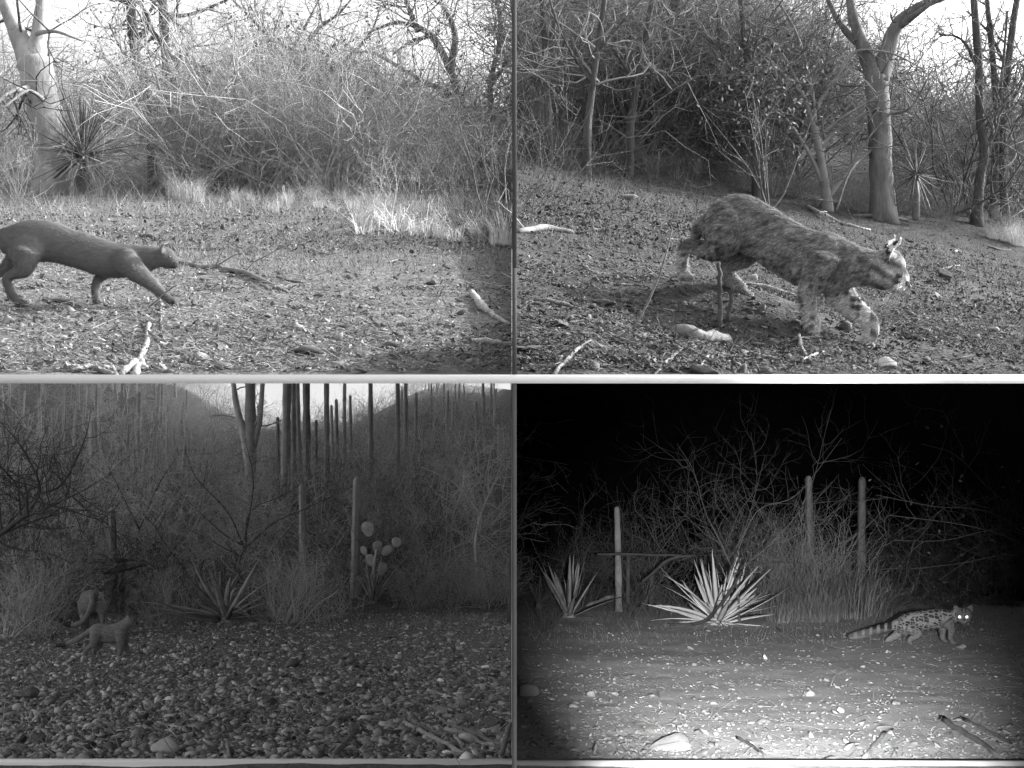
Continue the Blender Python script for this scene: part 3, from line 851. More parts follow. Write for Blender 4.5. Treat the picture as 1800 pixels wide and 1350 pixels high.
# ------------------------------------------------------------------ grass tufts
def tuft_mesh(name, seed, n, H, lean, w=.004, droop=.5, ring=.1):
    r = np.random.default_rng(seed)
    V = np.zeros((n, 8, 3))
    a = r.random(n) * 6.283; rad = ring * np.sqrt(r.random(n))
    L = H * r.uniform(.5, 1.15, n); le = np.abs(r.normal(0, lean, n))
    a2 = a + r.normal(0, .7, n)
    h = np.stack([np.cos(a2), np.sin(a2), np.zeros(n)], -1)
    s = np.stack([-np.sin(a2 + r.normal(0, 1, n)), np.cos(a2), np.zeros(n)], -1)
    base = np.stack([np.cos(a) * rad, np.sin(a) * rad, np.full(n, -.02)], -1)
    for k, f in enumerate((0, .35, .7, 1)):
        bend = le * f + droop * r.uniform(.2, 1.6, n) * f * f
        c = base + h * (L * f * np.sin(bend))[:, None] + np.array([0, 0, 1]) * (L * f * np.cos(bend))[:, None]
        ww = w * (1 - .85 * f)
        V[:, 2 * k] = c - s * ww; V[:, 2 * k + 1] = c + s * ww
    b = np.arange(n)[:, None] * 8
    Q = np.concatenate([b + np.array([[2 * k, 2 * k + 1, 2 * k + 3, 2 * k + 2]]) for k in range(3)])
    return mk_mesh(name, V, Q)
THIN = [tuft_mesh('grass_tuft', 320 + k, 150, .62, .6, .0022, .7, .22) for k in range(4)]
TUFT = [tuft_mesh('grass_tuft', 300 + k, 190, .62, .45, .0034, .6, .17) for k in range(4)]
ARCH = [tuft_mesh('drooping_tuft', 310 + k, 60, .7, .6, .006, 1.5, .12) for k in range(2)]
tv = variants(TUFT, M['straw']); ta = variants(ARCH, M['straw'])
gg = 'straw tufts along the back of the clearing'
for (px, py, sc) in [(325, 350, .62), (305, 345, .5), (345, 355, .5), (415, 352, .3), (505, 358, .34), (548, 350, .4), (655, 386, .54), (632, 396, .34), (678, 398, .36), (664, 372, .4), (708, 402, .26), (560, 365, .25), (590, 372, .22), (440, 352, .25), (385, 356, .2), (620, 368, .3), (835, 412, .3),
                      (480, 372, .24), (775, 420, .28), (885, 432, .5), (600, 350, .3), (740, 412, .26)]:
    plant_shrub(tv, 'grass_tuft', hit('a', px, py), sc, 'upright tuft of bright dry grass along the back of the clearing', gg, 'grass')
for (px, py, sc) in [(500, 368, .4), (700, 408, .5), (765, 418, .5), (640, 412, .45), (735, 414, .5), (800, 425, .4)]:
    plant_shrub(ta, 'grass_tuft', hit('a', px, py), sc, 'tuft of pale grass with arching drooping blades at the clearing edge', 'drooping tufts at the clearing edge', 'grass')
for (px, py, sc) in [(1770, 425, .6), (1790, 432, .7), (1745, 420, .4), (1780, 415, .6)]:
    plant_shrub(tv, 'grass_tuft', hit('b', px, py), sc, 'bright dry grass tuft at the right edge of the slope', 'grass tufts at the right edge of the slope', 'grass')
tdg = variants(THIN, M['d_grass'])
for k in range(30):
    plant_shrub(tdg, 'grass_tuft', hit('d', rnd.gauss(1440, 55), rnd.triangular(1050, 1096, 1066)), rnd.uniform(.5, 1.8), 'tall dim grass clump between the pale agave and the right ribbed cactus', 'tall grass around the night cacti', 'grass')
# sparse short grass in a (nobody could count it)
def short_grass(name, s, n, y0, y1, mat, xa, xb, h):
    x, y, z = spots(s, n, y0, y1, 2.0, xa, xb)
    a = rng.random(n) * 6.283; L = h * np.exp(rng.normal(0, .5, n)); le = rng.normal(0, .5, n); le2 = rng.normal(0, .5, n)
    w = .0016
    c = np.stack([x, y, z], -1)
    tip = c + np.stack([le * L, le2 * L, L], -1)
    s_ = np.stack([np.cos(a), np.sin(a), np.zeros(n)], -1) * w
    V = np.stack([c - s_, c + s_, tip], 1)
    T = np.arange(n * 3).reshape(n, 3)
    return tag(link(name, mk_mesh(name, V, None, T, False, np.repeat(rng.uniform(.4, 1.4, n), 3)), mat), kind='stuff')
short_grass('grass', 'a', 16000, 5.5, 20, M['a_litter'], -.5, -.01, .035)
short_grass('grass', 'a', 6000, 9.5, 19, M['straw_dim'], -.5, -.01, .11)
short_grass('grass', 'b', 5000, 9, 24, M['b_litter'], .01, .5, .12)
short_grass('grass', 'b', 7000, 6, 22, M['b_litter'], .01, .5, .05)
short_grass('grass', 'c', 6000, 13.5, 22, M['c_gravel'], -.5, -.01, .10)
short_grass('grass', 'd', 2500, 11.5, 20, M['d_grass'], .01, .5, .07)

# ------------------------------------------------------------------ rosettes: yuccas and agaves, each leaf its own part
def leaf_mesh(name, L, W, curve, thick, mat, n=7, agave=False):
    V, Q = [], []
    for i in range(n):
        f = i / (n - 1)
        w = W * (math.sin(math.pi * min(1, .28 + .72 * f)) ** .8 if agave else (1 - f) ** .6 * (1 if f > .05 else .8)) * .5 + .0006
        if agave: w = W * .5 * (.75 + .5 * math.sin(f * 2.2)) * (1 - f ** 2.2) + .0006
        z = curve * L * f * f
        x = L * f * (1 - .15 * abs(curve) * f)
        t = thick * (1 - f) + .0005
        V += [(x, -w, z + w * .35), (x, 0, z - t), (x, w, z + w * .35), (x, 0, z + t * .3)]
        if i:
            b = 4 * (i - 1)
            for j in range(4):
                Q.append((b + j, b + (j + 1) % 4, b + 4 + (j + 1) % 4, b + 4 + j))
    Q.append((3, 2, 1, 0))
    me = mk_mesh(name, V, Q, None, False)
    me.materials.append(mat)
    return me

def rosette(name, p, label, cat, n, L, W, mat, elev=(.1, 1.4), curve=(.0,), thick=.006, agave=False, core=.1, lean=(0, 0), trunk_h=0, group=None, az=None, core_mat=None):
    e = empty(name, p, label, cat, group)
    meshes = [leaf_mesh('leaf', L, W, c, thick, mat, 8, agave) for c in curve]
    T = Tubes()
    T.add([(0, 0, -.05), (0, 0, trunk_h * .5), (lean[0] * .1, lean[1] * .1, trunk_h + core)], [core * .9, core, core * .5], 9, True, .3)
    link('stem', T.mesh('stem'), core_mat or mat, e)
    for k in range(n):
        o = link('leaf', rnd.choice(meshes), None, e)
        a = k * 2.39996 + rnd.gauss(0, .3 if agave else .15) if az is None else rnd.uniform(*az)
        f = (k + .5) / n
        el = elev[0] + (elev[1] - elev[0]) * f + rnd.gauss(0, .09)
        r0 = core * .5
        o.location = (math.cos(a) * r0 * (1 - f), math.sin(a) * r0 * (1 - f), trunk_h + core * .7 * f)
        s = rnd.uniform(.55, 1.12) if agave else rnd.uniform(.75, 1.12)
        el += rnd.gauss(0, .14) if agave else 0
        o.scale = (s, rnd.uniform(.85, 1.15), s)
        o.rotation_euler = (Matrix.Rotation(a, 3, 'Z') @ Matrix.Rotation(-el, 3, 'Y') @ Matrix.Rotation(rnd.gauss(0, .25), 3, 'X')).to_euler()
    return e

ty = hit('a', 92, 340).y - .25
pa = Vector(pt(146, 300, ty)); pa.z = float(g_a(np.array(pa.x), np.array(pa.y)))
rosette('yucca', pa, 'dark spiky yucca right behind the forked pale tree', 'yucca', 130, .056 * ty, .0024 * ty, M['a_yucca'], (-.9, 1.5), (-.05, .0, .05), .004, core=.09, trunk_h=.033 * ty)
pb = hit('b', 1590, 385)
rosette('yucca', Vector((pb.x + .05, pb.y - .3, pb.z)), 'shaggy yucca with stiff radiating leaves just right of the thick smooth tree', 'yucca', 70, .60, .018, M['b_yucca'], (-1.3, 1.2), (-.05, 0, .05), .003, core=.06, trunk_h=.55)
pb2 = hit('b', 935, 262)
rosette('yucca', Vector((pb2.x + .1, pb2.y, pb2.z)), 'tall ragged yucca at the left edge of the sunny slope', 'yucca', 70, 1.2, .022, M['b_yucca'], (-1.0, 1.2), (-.05, 0, -.2), .003, core=.09, trunk_h=.95)
pb3 = hit('b', 1415, 330)
rosette('yucca', Vector((pb3.x, pb3.y + .8, pb3.z + .2)), 'small pale yucca behind the multi stemmed shrub tree', 'yucca', 40, .9, .018, M['b_pale'], (.0, 1.2), (0, .05), .003, core=.05, trunk_h=.2)
pb4 = hit('b', 1225, 305)
rosette('yucca', pb4, 'low spiky plant behind the rump of the tuft eared cat', 'yucca', 26, .28, .012, M['b_pale'], (.2, 1.2), (0, -.1), .002, core=.03)
# c
pc = hit('c', 398, 1094)
rosette('agave', pc, 'wide dry agave with long pale leaves beside the dry wash', 'agave', 44, 1.25, .075, M['c_agave'], (-.06, .6), (-.2, -.05, .08, .2), .010, True, core=.12)
pc = hit('c', 372, 1085)
rosette('agave', Vector((pc.x, pc.y + .5, pc.z)), 'tall narrow leaved agave behind the wide dry one', 'agave', 24, 1.05, .05, M['c_agave'], (.3, 1.2), (-.1, 0, .05), .008, True, core=.1)
pc = hit('c', 655, 1060)
rosette('agave', pc, 'small agave at the foot of the prickly pear', 'agave', 26, .75, .045, M['c_agave'], (.3, 1.4), (-.1, 0, .1), .008, True, core=.08)
for k, (px, py, lab) in enumerate([(30, 1092, 'upright dim agave at the left edge behind the dry wash'), (88, 1084, 'upright dim agave left of the adult cat'), (128, 1072, 'tall dark agave directly behind the adult cat')]):
    pc = hit('c', px, py)
    rosette('agave', pc, lab, 'agave', 26, .95, .06, M['c_agave'], (.8, 1.45), (-.08, 0, .08), .008, True, core=.09)
# d
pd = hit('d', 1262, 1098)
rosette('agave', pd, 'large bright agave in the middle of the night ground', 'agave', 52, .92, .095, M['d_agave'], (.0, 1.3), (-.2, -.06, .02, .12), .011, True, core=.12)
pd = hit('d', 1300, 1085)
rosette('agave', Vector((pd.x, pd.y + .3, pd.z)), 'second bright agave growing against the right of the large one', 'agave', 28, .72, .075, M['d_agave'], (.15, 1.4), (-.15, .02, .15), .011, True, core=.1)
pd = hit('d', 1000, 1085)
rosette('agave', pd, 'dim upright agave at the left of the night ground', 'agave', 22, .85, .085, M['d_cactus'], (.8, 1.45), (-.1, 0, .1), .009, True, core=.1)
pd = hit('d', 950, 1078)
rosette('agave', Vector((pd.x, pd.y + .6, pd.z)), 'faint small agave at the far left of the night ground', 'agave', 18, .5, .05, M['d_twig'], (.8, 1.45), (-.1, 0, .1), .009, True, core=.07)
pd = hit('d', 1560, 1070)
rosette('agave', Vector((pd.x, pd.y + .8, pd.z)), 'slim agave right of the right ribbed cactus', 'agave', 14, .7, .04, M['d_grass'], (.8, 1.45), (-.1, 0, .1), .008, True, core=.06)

# ------------------------------------------------------------------ columnar cacti
def cactus_mesh(name, H, rad, ribs=9, taper=.8, seg=14, bend=0.0, depth=.36):
    V, Q, T = [], [], []
    n = ribs * 2
    ks = [i / seg for i in range(seg)] + [1.0]
    for i, f in enumerate(ks):
        z = f * (H - rad)
        rr = rad * (1 - (1 - taper) * f) * (1 + .07 * math.sin(f * 17 + H * 9) + .05 * math.sin(f * 41 + H * 5))
        for j in range(n):
            a = j * math.pi * 2 / n
            q = rr * (1 if j % 2 == 0 else 1 - depth)
            V.append((q * math.cos(a) + bend * f * f * H, q * math.sin(a), z - .1 * (i == 0)))
    for i in (1, 2, 3):
        f = i / 4.0
        rr = rad * taper * math.cos(f * 1.45)
        for j in range(n):
            a = j * math.pi * 2 / n
            q = rr * (1 if j % 2 == 0 else 1 - depth * (1 - f))
            V.append((q * math.cos(a) + bend * H, q * math.sin(a), H - rad + rad * 1.2 * math.sin(f * 1.5)))
    rows = len(ks) + 3
    for i in range(rows - 1):
        for j in range(n):
            Q.append((i * n + j, i * n + (j + 1) % n, (i + 1) * n + (j + 1) % n, (i + 1) * n + j))
    V.append((bend * H, 0, H + rad * .22)); b = len(V) - 1
    for j in range(n):
        T.append(((rows - 1) * n + j, (rows - 1) * n + (j + 1) % n, b))
    return mk_mesh(name, V, Q, T, False)

def spines_mesh(name, H, rad, ribs, taper, bend=0.0, step=.07, l=.03):
    V, T = [], []
    for j in range(ribs):
        a = j * 2 * math.pi / ribs
        z = .05
        while z < H:
            f = z / H
            rr = rad * (1 - (1 - taper) * f)
            o = np.array([rr * math.cos(a) + bend * f * f * H, rr * math.sin(a), z])
            for k in range(3):
                d = unit(np.array([math.cos(a), math.sin(a), 0]) + rng.normal(0, .7, 3)) * l
                w = unit(np.cross(d, (0, .3, 1))) * .0018
                b = len(V); V += [o - w, o + w, o + d]; T.append((b, b + 1, b + 2))
            z += step * rnd.uniform(.8, 1.2)
    return mk_mesh(name, V, None, T)

def cactus(s, px, py_base, py_top, wpx, label, mat, spines=True, ribs=9, bend=0.0, group=None, taper=.8, y=None):
    wpx *= 1.3 if s == 'c' and y else 1
    p = hit(s, px, py_base) if y is None else Vector(((px - 900) / F * y, y, float(G[s](np.array((px - 900) / F * y), np.array(y)))))
    ztop = (675 - py_top) / F * p.y
    H = max(ztop - p.z, .4); rad = wpx / F * p.y / 2
    e = empty('columnar_cactus', p, label, 'cactus', group)
    link('stem', cactus_mesh('stem', H, rad, ribs if y else 7, taper, 14, bend, .36 if y else .5), mat, e)
    if spines:
        o = link('spines', spines_mesh('spines', H, rad, 7, taper, bend, .035, .03), M['pale_wood'] if s == 'd' else mat, e)
        o['kind'] = 'stuff'
    e.rotation_euler = (rnd.gauss(0, .01), rnd.gauss(0, .01), rnd.uniform(0, .5))
    return e
cactus('d', 1088, 1075, 892, 15, 'leftmost ribbed cactus column of the night set', M['d_cactus'], bend=-.015)
cactus('d', 1424, 1058, 838, 16, 'middle tall ribbed cactus column rising from the dim grass', M['d_cactus'], bend=-.01)
cactus('d', 1514, 1052, 840, 17, 'rightmost ribbed cactus column of the night set', M['d_cactus'], bend=.004)
cactus('d', 1103, 1068, 975, 10, 'short dim cactus behind the leftmost ribbed column', M['d_twig'], False)
cactus('d', 1146, 1062, 988, 13, 'short stout cactus left of the large bright agave', M['d_twig'], False)
cactus('c', 198, 1074, 896, 17, 'dark ribbed cactus column beside the adult cat', M['c_cactus'], bend=-.008)
cactus('c', 215, 1066, 980, 11, 'short cactus just right of the column beside the adult cat', M['c_cactus'], False)
cactus('c', 623, 1050, 840, 18, 'ribbed cactus column left of the prickly pear', M['c_cactus'])
cactus('c', 533, 1050, 850, 14, 'dim cactus column in the middle of the scrub', M['c_cactus'])
far = [(488, 860, 733, 6), (500, 900, 660, 14), (516, 870, 655, 8), (527, 860, 670, 7), (540, 880, 660, 12), (555, 850, 738, 5), (574, 870, 655, 9), (585, 830, 712, 5), (592, 820, 702, 6),
       (604, 830, 668, 6), (617, 830, 695, 5), (652, 860, 660, 8), (700, 870, 662, 7), (713, 850, 658, 7), (243, 760, 688, 8), (730, 800, 690, 5), (882, 820, 760, 6)]
labs = ['thin cactus at the left of the bright gap', 'thickest cactus column in front of the bright sky gap', 'dark cactus right of the thickest column', 'slim cactus second right of the thickest column', 'broad cactus column in the left half of the gap',
        'short slim cactus low in the bright gap', 'light cactus column in the centre of the bright gap', 'lower dark cactus right of the gap centre', 'leaning dark cactus right of the gap centre', 'tall dark cactus in the right half of the gap', 'short dark cactus at the right of the gap',
        'pale cactus column at the right rim of the gap', 'pale cactus column left of the far right pair', 'slim cactus at the right hillside rim', 'cactus standing out on the left hillside', 'thin cactus on the right hillside', 'short cactus at the far right of the hill']
for (px, pb_, ptp, w), lab in zip(far, labs):
    y = 24 + (900 - pb_) * .14
    cactus('c', px, pb_, ptp, w, lab, M['c_pale'], False, 9, y=y)
CF = [cactus_mesh('far_cactus', rnd.uniform(.9, 1.7), .045, 7, .85, 4) for _ in range(4)]
for m_ in CF: m_.materials.append(M['c_pale'])
n = 0
while n < 230:
    y = rnd.uniform(33, 61); x = -y * rnd.uniform(.01, .49)
    if -17 < x * 60 / y < -6.5: continue
    if rnd.random() < .45 and x > -y * .2: continue
    o = link('columnar_cactus', rnd.choice(CF), None, None, (x, y, float(g_c(np.array(x), np.array(y))) - .05))
    s = rnd.choice((.4, .55, .7, .85, 1.0, 1.2)) * rnd.uniform(.85, 1.15); o.rotation_euler = (rnd.gauss(0, .03), rnd.gauss(0, .035), rnd.uniform(0, 3)); o.scale = (s * rnd.uniform(.9, 1.5), s * rnd.uniform(.9, 1.5), s)
    tag(o, 'thin distant cactus column on the scrubby hillside', 'cactus', 'distant cacti on the hillside'); n += 1

# ------------------------------------------------------------------ trees laid out limb by limb
def limb_tree(s, name, label, base, trunk, limbs, mat, tw_mat, twigs=30, tl=.9, dy=0.0, kids=(3, 2), leaves=0, leaf_mat=None, cat='tree', group=None, sides=10, up=.05, lump=.16, y=None, thin=1.0):
    p = hit(s, *base) if y is None else Vector((((base[0] - 900) / F * y), y, float(G[s](np.array((base[0] - 900) / F * y), np.array(y)))))
    p = Vector((p.x * (p.y + dy) / p.y, p.y + dy, float(G[s](np.array(p.x), np.array(p.y + dy)))))
    e = empty(name, p, label, cat, group)
    org = np.array(p)
    def path(q):
        A = np.array([(*pt(a[0], a[1], p.y + (a[3] if len(a) > 3 else 0)), a[2] * thin / F * p.y) for a in q])
        A = catmull(A, 5)
        A[:, :3] += np.cumsum(rng.normal(0, .12, (len(A), 3)), 0) * np.minimum(A[:, 3:4], .03) * .45
        return A
    tp = path(trunk)
    tp[0, 2] = min(tp[0, 2], p.z) - .08
    nz = np.maximum(0, 1 - np.arange(len(tp)) / 5.0)
    tp[:, 3] *= 1 + .35 * nz ** 2
    T = Tubes(); T.add(tp[:, :3], tp[:, 3], sides + 4, True, lump)
    link('trunk', T.mesh('trunk', org), mat, e)
    allp = [tp]
    for q in limbs:
        A = path(q); A[:, 3] *= np.linspace(1, .45, len(A)); allp.append(A)
        T = Tubes(); T.add(A[:, :3], A[:, 3], sides, True, lump)
        link('limb', T.mesh('limb', org), mat, e)
    if twigs:
        T = Tubes(); lv = []
        for k in range(twigs):
            A = allp[rnd.choices(range(len(allp)), [1] + [2] * (len(allp) - 1))[0]]
            lo = len(A) // 3 if A is tp else 1
            i = rnd.randrange(min(lo, len(A) - 2), len(A) - 1)
            d = unit(A[i + 1, :3] - A[i, :3])
            side = unit(np.cross(d, rng.normal(0, 1, 3)))
            grow(T, A[i, :3], unit(d * .5 + side * 1.0), tl * rnd.uniform(.5, 1.3), min(A[i, 3] * .45, .018) + .002, 0, list(kids), .4, up, .8, 6, .55, 4, .3, lv)
        link('crown', T.mesh('crown', org), tw_mat, e)
        if leaves and lv:
            lv = np.array(lv); idx = rng.integers(len(lv), size=leaves)
            c = lv[idx] + rng.normal(0, .05, (leaves, 3)) - org
            a = rng.normal(0, 1, (leaves, 3)); a /= np.linalg.norm(a, axis=1, keepdims=True)
            b = np.cross(a, rng.normal(0, 1, (leaves, 3))); b /= np.linalg.norm(b, axis=1, keepdims=True)
            L = rng.uniform(.02, .045, leaves)[:, None]
            V = np.stack([c - a * L, c + b * L * .5, c + a * L, c - b * L * .5], 1)
            o = link('foliage', mk_mesh('foliage', V, np.arange(leaves * 4).reshape(-1, 4), None, False, np.repeat(rng.uniform(.4, 1.3, leaves), 4)), leaf_mat or tw_mat, e)
            o['kind'] = 'stuff'
    return e

# a
limb_tree('a', 'pale_tree', 'thick forked tree with smooth pale trunk at the left edge', (92, 340),
          [(95, 340, 28), (88, 270, 29), (76, 195, 28), (66, 140, 29), (60, 105, 30)],
          [[(58, 115, 24), (35, 65, 22, .1), (12, 15, 20, .2), (-10, -40, 17, .3)], [(62, 115, 23), (66, 75, 18), (73, 25, 18), (82, -45, 17)],
           [(70, 150, 6), (20, 160, 5, -.4), (-10, 185, 4, -.6)], [(60, 60, 5), (95, 55, 4, -.4), (145, 72, 3, -.7)], [(85, 185, 5), (50, 160, 4, -.5), (5, 190, 3, -.8)]],
          M['a_bark'], M['a_slim'], 22, .9)
limb_tree('a', 'slender_tree', 'slender grey tree with a crooked trunk near the yucca', (270, 328),
          [(270, 328, 8), (266, 260, 8), (268, 205, 8), (252, 140, 7), (236, 80, 8), (230, 0, 8), (232, -40, 6)],
          [[(268, 205, 6), (290, 170, 5), (320, 120, 4)], [(236, 70, 5), (262, 45, 4), (245, 5, 4), (195, 0, 3), (180, -20, 3)], [(245, 120, 4), (215, 90, 3), (190, 40, 3)]],
          M['a_slim'], M['a_slim'], 34, .8, leaves=300)
limb_tree('a', 'slender_tree', 'taller slender tree with a straight trunk beside the crooked one', (312, 322),
          [(312, 322, 10), (304, 250, 9), (296, 160, 8), (292, 100, 8), (288, 30, 8), (284, -40, 7)],
          [[(292, 100, 5), (345, 112, 4, -.3), (400, 140, 4, -.5), (430, 165, 3, -.7)], [(290, 80, 6), (265, 50, 5), (250, 0, 4), (240, -30, 3)], [(288, 25, 5), (330, 25, 4), (385, 5, 4), (430, -20, 3)], [(312, 230, 4), (350, 195, 3), (380, 190, 3), (440, 190, 2)]],
          M['a_slim'], M['a_slim'], 44, .9, leaves=400)
limb_tree('a', 'branching_tree', 'many limbed grey tree at the right with low arching branches', (848, 292),
          [(848, 292, 12), (842, 262, 11), (836, 240, 10)],
          [[(836, 245, 9), (815, 200, 8), (780, 160, 7), (740, 140, 6), (660, 95, 5), (620, 92, 4)], [(845, 270, 9), (868, 225, 9), (895, 195, 8), (930, 175, 7)], [(820, 210, 7), (790, 120, 8), (755, 60, 8), (700, 40, 6), (640, 60, 4)],
           [(790, 125, 7), (800, 60, 7), (775, 0, 6), (770, -30, 5)], [(735, 55, 6), (720, 20, 6), (705, -20, 5)], [(868, 225, 6), (862, 150, 6), (880, 60, 6), (872, -20, 5)], [(760, 62, 4), (720, 75, 4, -.3), (690, 95, 3, -.5)], [(862, 150, 5), (890, 110, 5), (905, 80, 4)]],
          M['a_slim'], M['a_slim'], 70, 1.0, leaves=500)
limb_tree('a', 'branching_tree', 'bare tree in the middle whose twigs spread over the bright sky', (560, 318),
          [(560, 318, 6), (555, 230, 6), (540, 150, 5), (530, 90, 5)],
          [[(530, 95, 4), (480, 70, 4), (430, 20, 3), (390, -20, 3)], [(532, 95, 4), (560, 50, 4), (600, 20, 3), (640, -30, 3)], [(535, 110, 4), (490, 115, 3), (450, 75, 3), (420, 60, 2)], [(540, 150, 4), (600, 110, 4), (650, 60, 3), (670, 10, 3)], [(550, 220, 3), (600, 190, 3), (650, 150, 2)]],
          M['a_slim'], M['a_slim'], 80, .9, leaves=700, y=17.5)
limb_tree('a', 'branching_tree', 'leaning pale tree behind the grass in the middle of the thicket', (480, 315),
          [(480, 315, 5), (470, 240, 5), (480, 170, 4), (500, 110, 4)], [[(478, 180, 3), (530, 130, 3), (560, 100, 3)], [(480, 230, 3), (430, 200, 3), (390, 170, 2)], [(500, 110, 3), (470, 60, 3), (440, 10, 2)], [(500, 110, 3), (540, 40, 3), (570, -20, 2)]],
          M['a_slim'], M['a_slim'], 50, .8, leaves=300, y=19)
limb_tree('a', 'branching_tree', 'pale thin tree leaning left in the right of the thicket', (650, 330),
          [(650, 330, 4), (620, 250, 4), (560, 180, 4), (530, 150, 3)], [[(610, 240, 3), (640, 180, 3), (680, 140, 2)], [(580, 200, 3), (560, 130, 3), (575, 70, 2)], [(640, 300, 3), (700, 240, 3), (740, 200, 2)]],
          M['a_slim'], M['a_slim'], 36, .7, y=16)
# b
limb_tree('b', 'smooth_tree', 'thick smooth barked tree with a forked top at the right of the slope', (1552, 384),
          [(1552, 386, 21), (1549, 310, 20), (1547, 230, 20), (1543, 170, 20), (1540, 130, 19)],
          [[(1545, 145, 18), (1560, 90, 17), (1582, 38, 16, -.1), (1625, 8, 14, -.2), (1690, -18, 12, -.3)], [(1538, 140, 15), (1518, 85, 15), (1500, 30, 14), (1488, -40, 13)], [(1520, 85, 9), (1488, 55, 8, .2), (1462, 15, 7, .3), (1448, -30, 6, .3)],
           [(1575, 50, 8), (1610, 25, 7, -.4), (1650, -5, 6, -.5)], [(1556, 200, 4), (1600, 190, 3, -.3), (1640, 120, 2, -.5)], [(1535, 260, 4), (1495, 300, 3, -.4), (1470, 370, 3, -.6)]],
          M['b_bark'], M['b_twig'], 26, .7)
limb_tree('b', 'shrub_tree', 'multi stemmed pale shrub tree behind the back of the tuft eared cat', (1456, 368),
          [(1456, 368, 8), (1446, 300, 7), (1436, 250, 7), (1428, 215, 7)],
          [[(1430, 225, 5), (1410, 165, 5), (1378, 100, 4), (1345, 60, 4), (1300, 25, 3)], [(1432, 225, 5), (1425, 150, 4), (1400, 60, 4), (1360, -10, 3)], [(1438, 185, 5), (1462, 150, 4), (1490, 105, 4), (1515, 88, 3), (1570, 95, 3), (1630, 125, 2)], [(1440, 260, 5), (1470, 230, 4), (1520, 200, 4), (1545, 190, 3)], [(1450, 330, 5), (1410, 250, 4), (1370, 200, 3), (1330, 205, 2)],
           [(1440, 240, 4), (1490, 200, 3), (1560, 160, 2)], [(1454, 350, 5), (1490, 300, 3), (1520, 250, 3), (1550, 215, 2)], [(1410, 165, 4), (1310, 65, 3), (1280, 70, 2)]],
          M['b_pale'], M['b_twig'], 40, .7)
limb_tree('b', 'leaning_tree', 'dark leaning tree with a rough trunk left of centre on the slope', (1187, 268),
          [(1187, 268, 8), (1184, 200, 9), (1178, 130, 9), (1182, 60, 10), (1186, -20, 9)],
          [[(1180, 140, 6), (1165, 110, 4), (1150, 60, 4), (1140, 10, 3)], [(1184, 60, 7), (1205, 20, 6), (1220, -30, 5)], [(1188, 5, 6), (1210, 70, 6, -.3), (1240, 130, 6, -.5), (1255, 200, 5, -.6), (1262, 220, 4, -.7)]],
          M['b_dark'], M['b_twig'], 34, .9)
limb_tree('b', 'slim_tree', 'slim dark tree nearest the right edge of the slope', (1768, 398), [(1768, 398, 7), (1762, 300, 6), (1766, 180, 6), (1778, 60, 6), (1790, -20, 5)], [[(1765, 200, 4), (1795, 150, 3), (1810, 100, 3)], [(1770, 120, 4), (1740, 60, 3), (1700, 20, 3)]], M['b_dark'], M['b_twig'], 26, .8)
limb_tree('b', 'slim_tree', 'slim tree with pale patches right of the shaggy yucca', (1718, 396), [(1716, 396, 9), (1722, 320, 8), (1730, 265, 8), (1722, 205, 7), (1720, 120, 7), (1712, 0, 6)], [[(1730, 260, 5), (1750, 220, 5), (1762, 120, 4), (1770, 20, 4)], [(1720, 120, 4), (1690, 70, 3), (1650, 60, 3)]], M['b_dark'], M['b_twig'], 30, .8)
limb_tree('b', 'slim_tree', 'thin dark tree between the two slim trees at the right', (1745, 392), [(1745, 392, 6), (1748, 300, 5), (1752, 200, 5), (1745, 90, 5), (1735, -10, 4)], [[(1750, 240, 3), (1775, 180, 3), (1790, 110, 2)]], M['b_dark'], M['b_twig'], 20, .7)
for k, (px, py, tx, lab) in enumerate([(1030, 240, 40, 'dark thin tree leaning right in the upper left thicket'), (965, 235, -15, 'dark thin tree at the far left of the thicket'), (1105, 240, 50, 'dark thin tree between the ragged yucca and the leaning tree'), (1330, 270, -30, 'dark thin tree behind the pale leafed shrub')]):
    limb_tree('b', 'thin_tree', lab, (px, py), [(px, py, 6), (px + tx * .3, py - 90, 6), (px + tx * .6, py - 170, 5), (px + tx, py - 290, 5)], [[(px + tx * .3, py - 90, 4), (px + tx * .3 - 50, py - 170, 3), (px - 70, py - 260, 3)], [(px + tx * .5, py - 150, 4), (px + tx + 40, py - 220, 3), (px + tx + 90, py - 290, 2)]], M['b_dark'], M['b_twig'], 40, .9, y=14 + k * .5)
def leafy(s, px, py, y, r, n, label, mat):
    p = Vector(((px - 900) / F * y, y, float(G[s](np.array((px - 900) / F * y), np.array(y)))))
    zc = (675 - py) / F * y - p.z
    e = empty('leafy_shrub', p, label, 'shrub')
    T = Tubes(); lv = []
    for k in range(7):
        a = rnd.random() * 6.28
        grow(T, (0, 0, -.05), (math.cos(a) * .35, math.sin(a) * .35, 1), zc * 1.05, .014, 0, [4, 3], .3, .1, .8, 6, .4, 4, .3, lv)
    link('stem', T.mesh('stem'), M['b_twig'], e)
    c = np.array([0, 0, zc]) + rng.normal(0, 1, (n, 3)) * np.array([r, r, r * 1.0])
    c += .25 * r * np.sin(c * 9 / r)
    a = rng.normal(0, 1, (n, 3)); a /= np.linalg.norm(a, axis=1, keepdims=True)
    b = np.cross(a, rng.normal(0, 1, (n, 3))); b /= np.linalg.norm(b, axis=1, keepdims=True)
    L = rng.uniform(.018, .042, n)[:, None]
    V = np.stack([c - a * L, c + b * L * .6, c + a * L, c - b * L * .6], 1)
    o = link('foliage', mk_mesh('foliage', V, np.arange(n * 4).reshape(-1, 4), None, False, np.repeat(rng.uniform(.3, 1.2, n), 4)), mat, e)
    o['kind'] = 'stuff'
leafy('b', 1352, 165, 14.5, .36, 900, 'shrub with clusters of bright leaves in the middle of the thicket', M['b_leaf'])
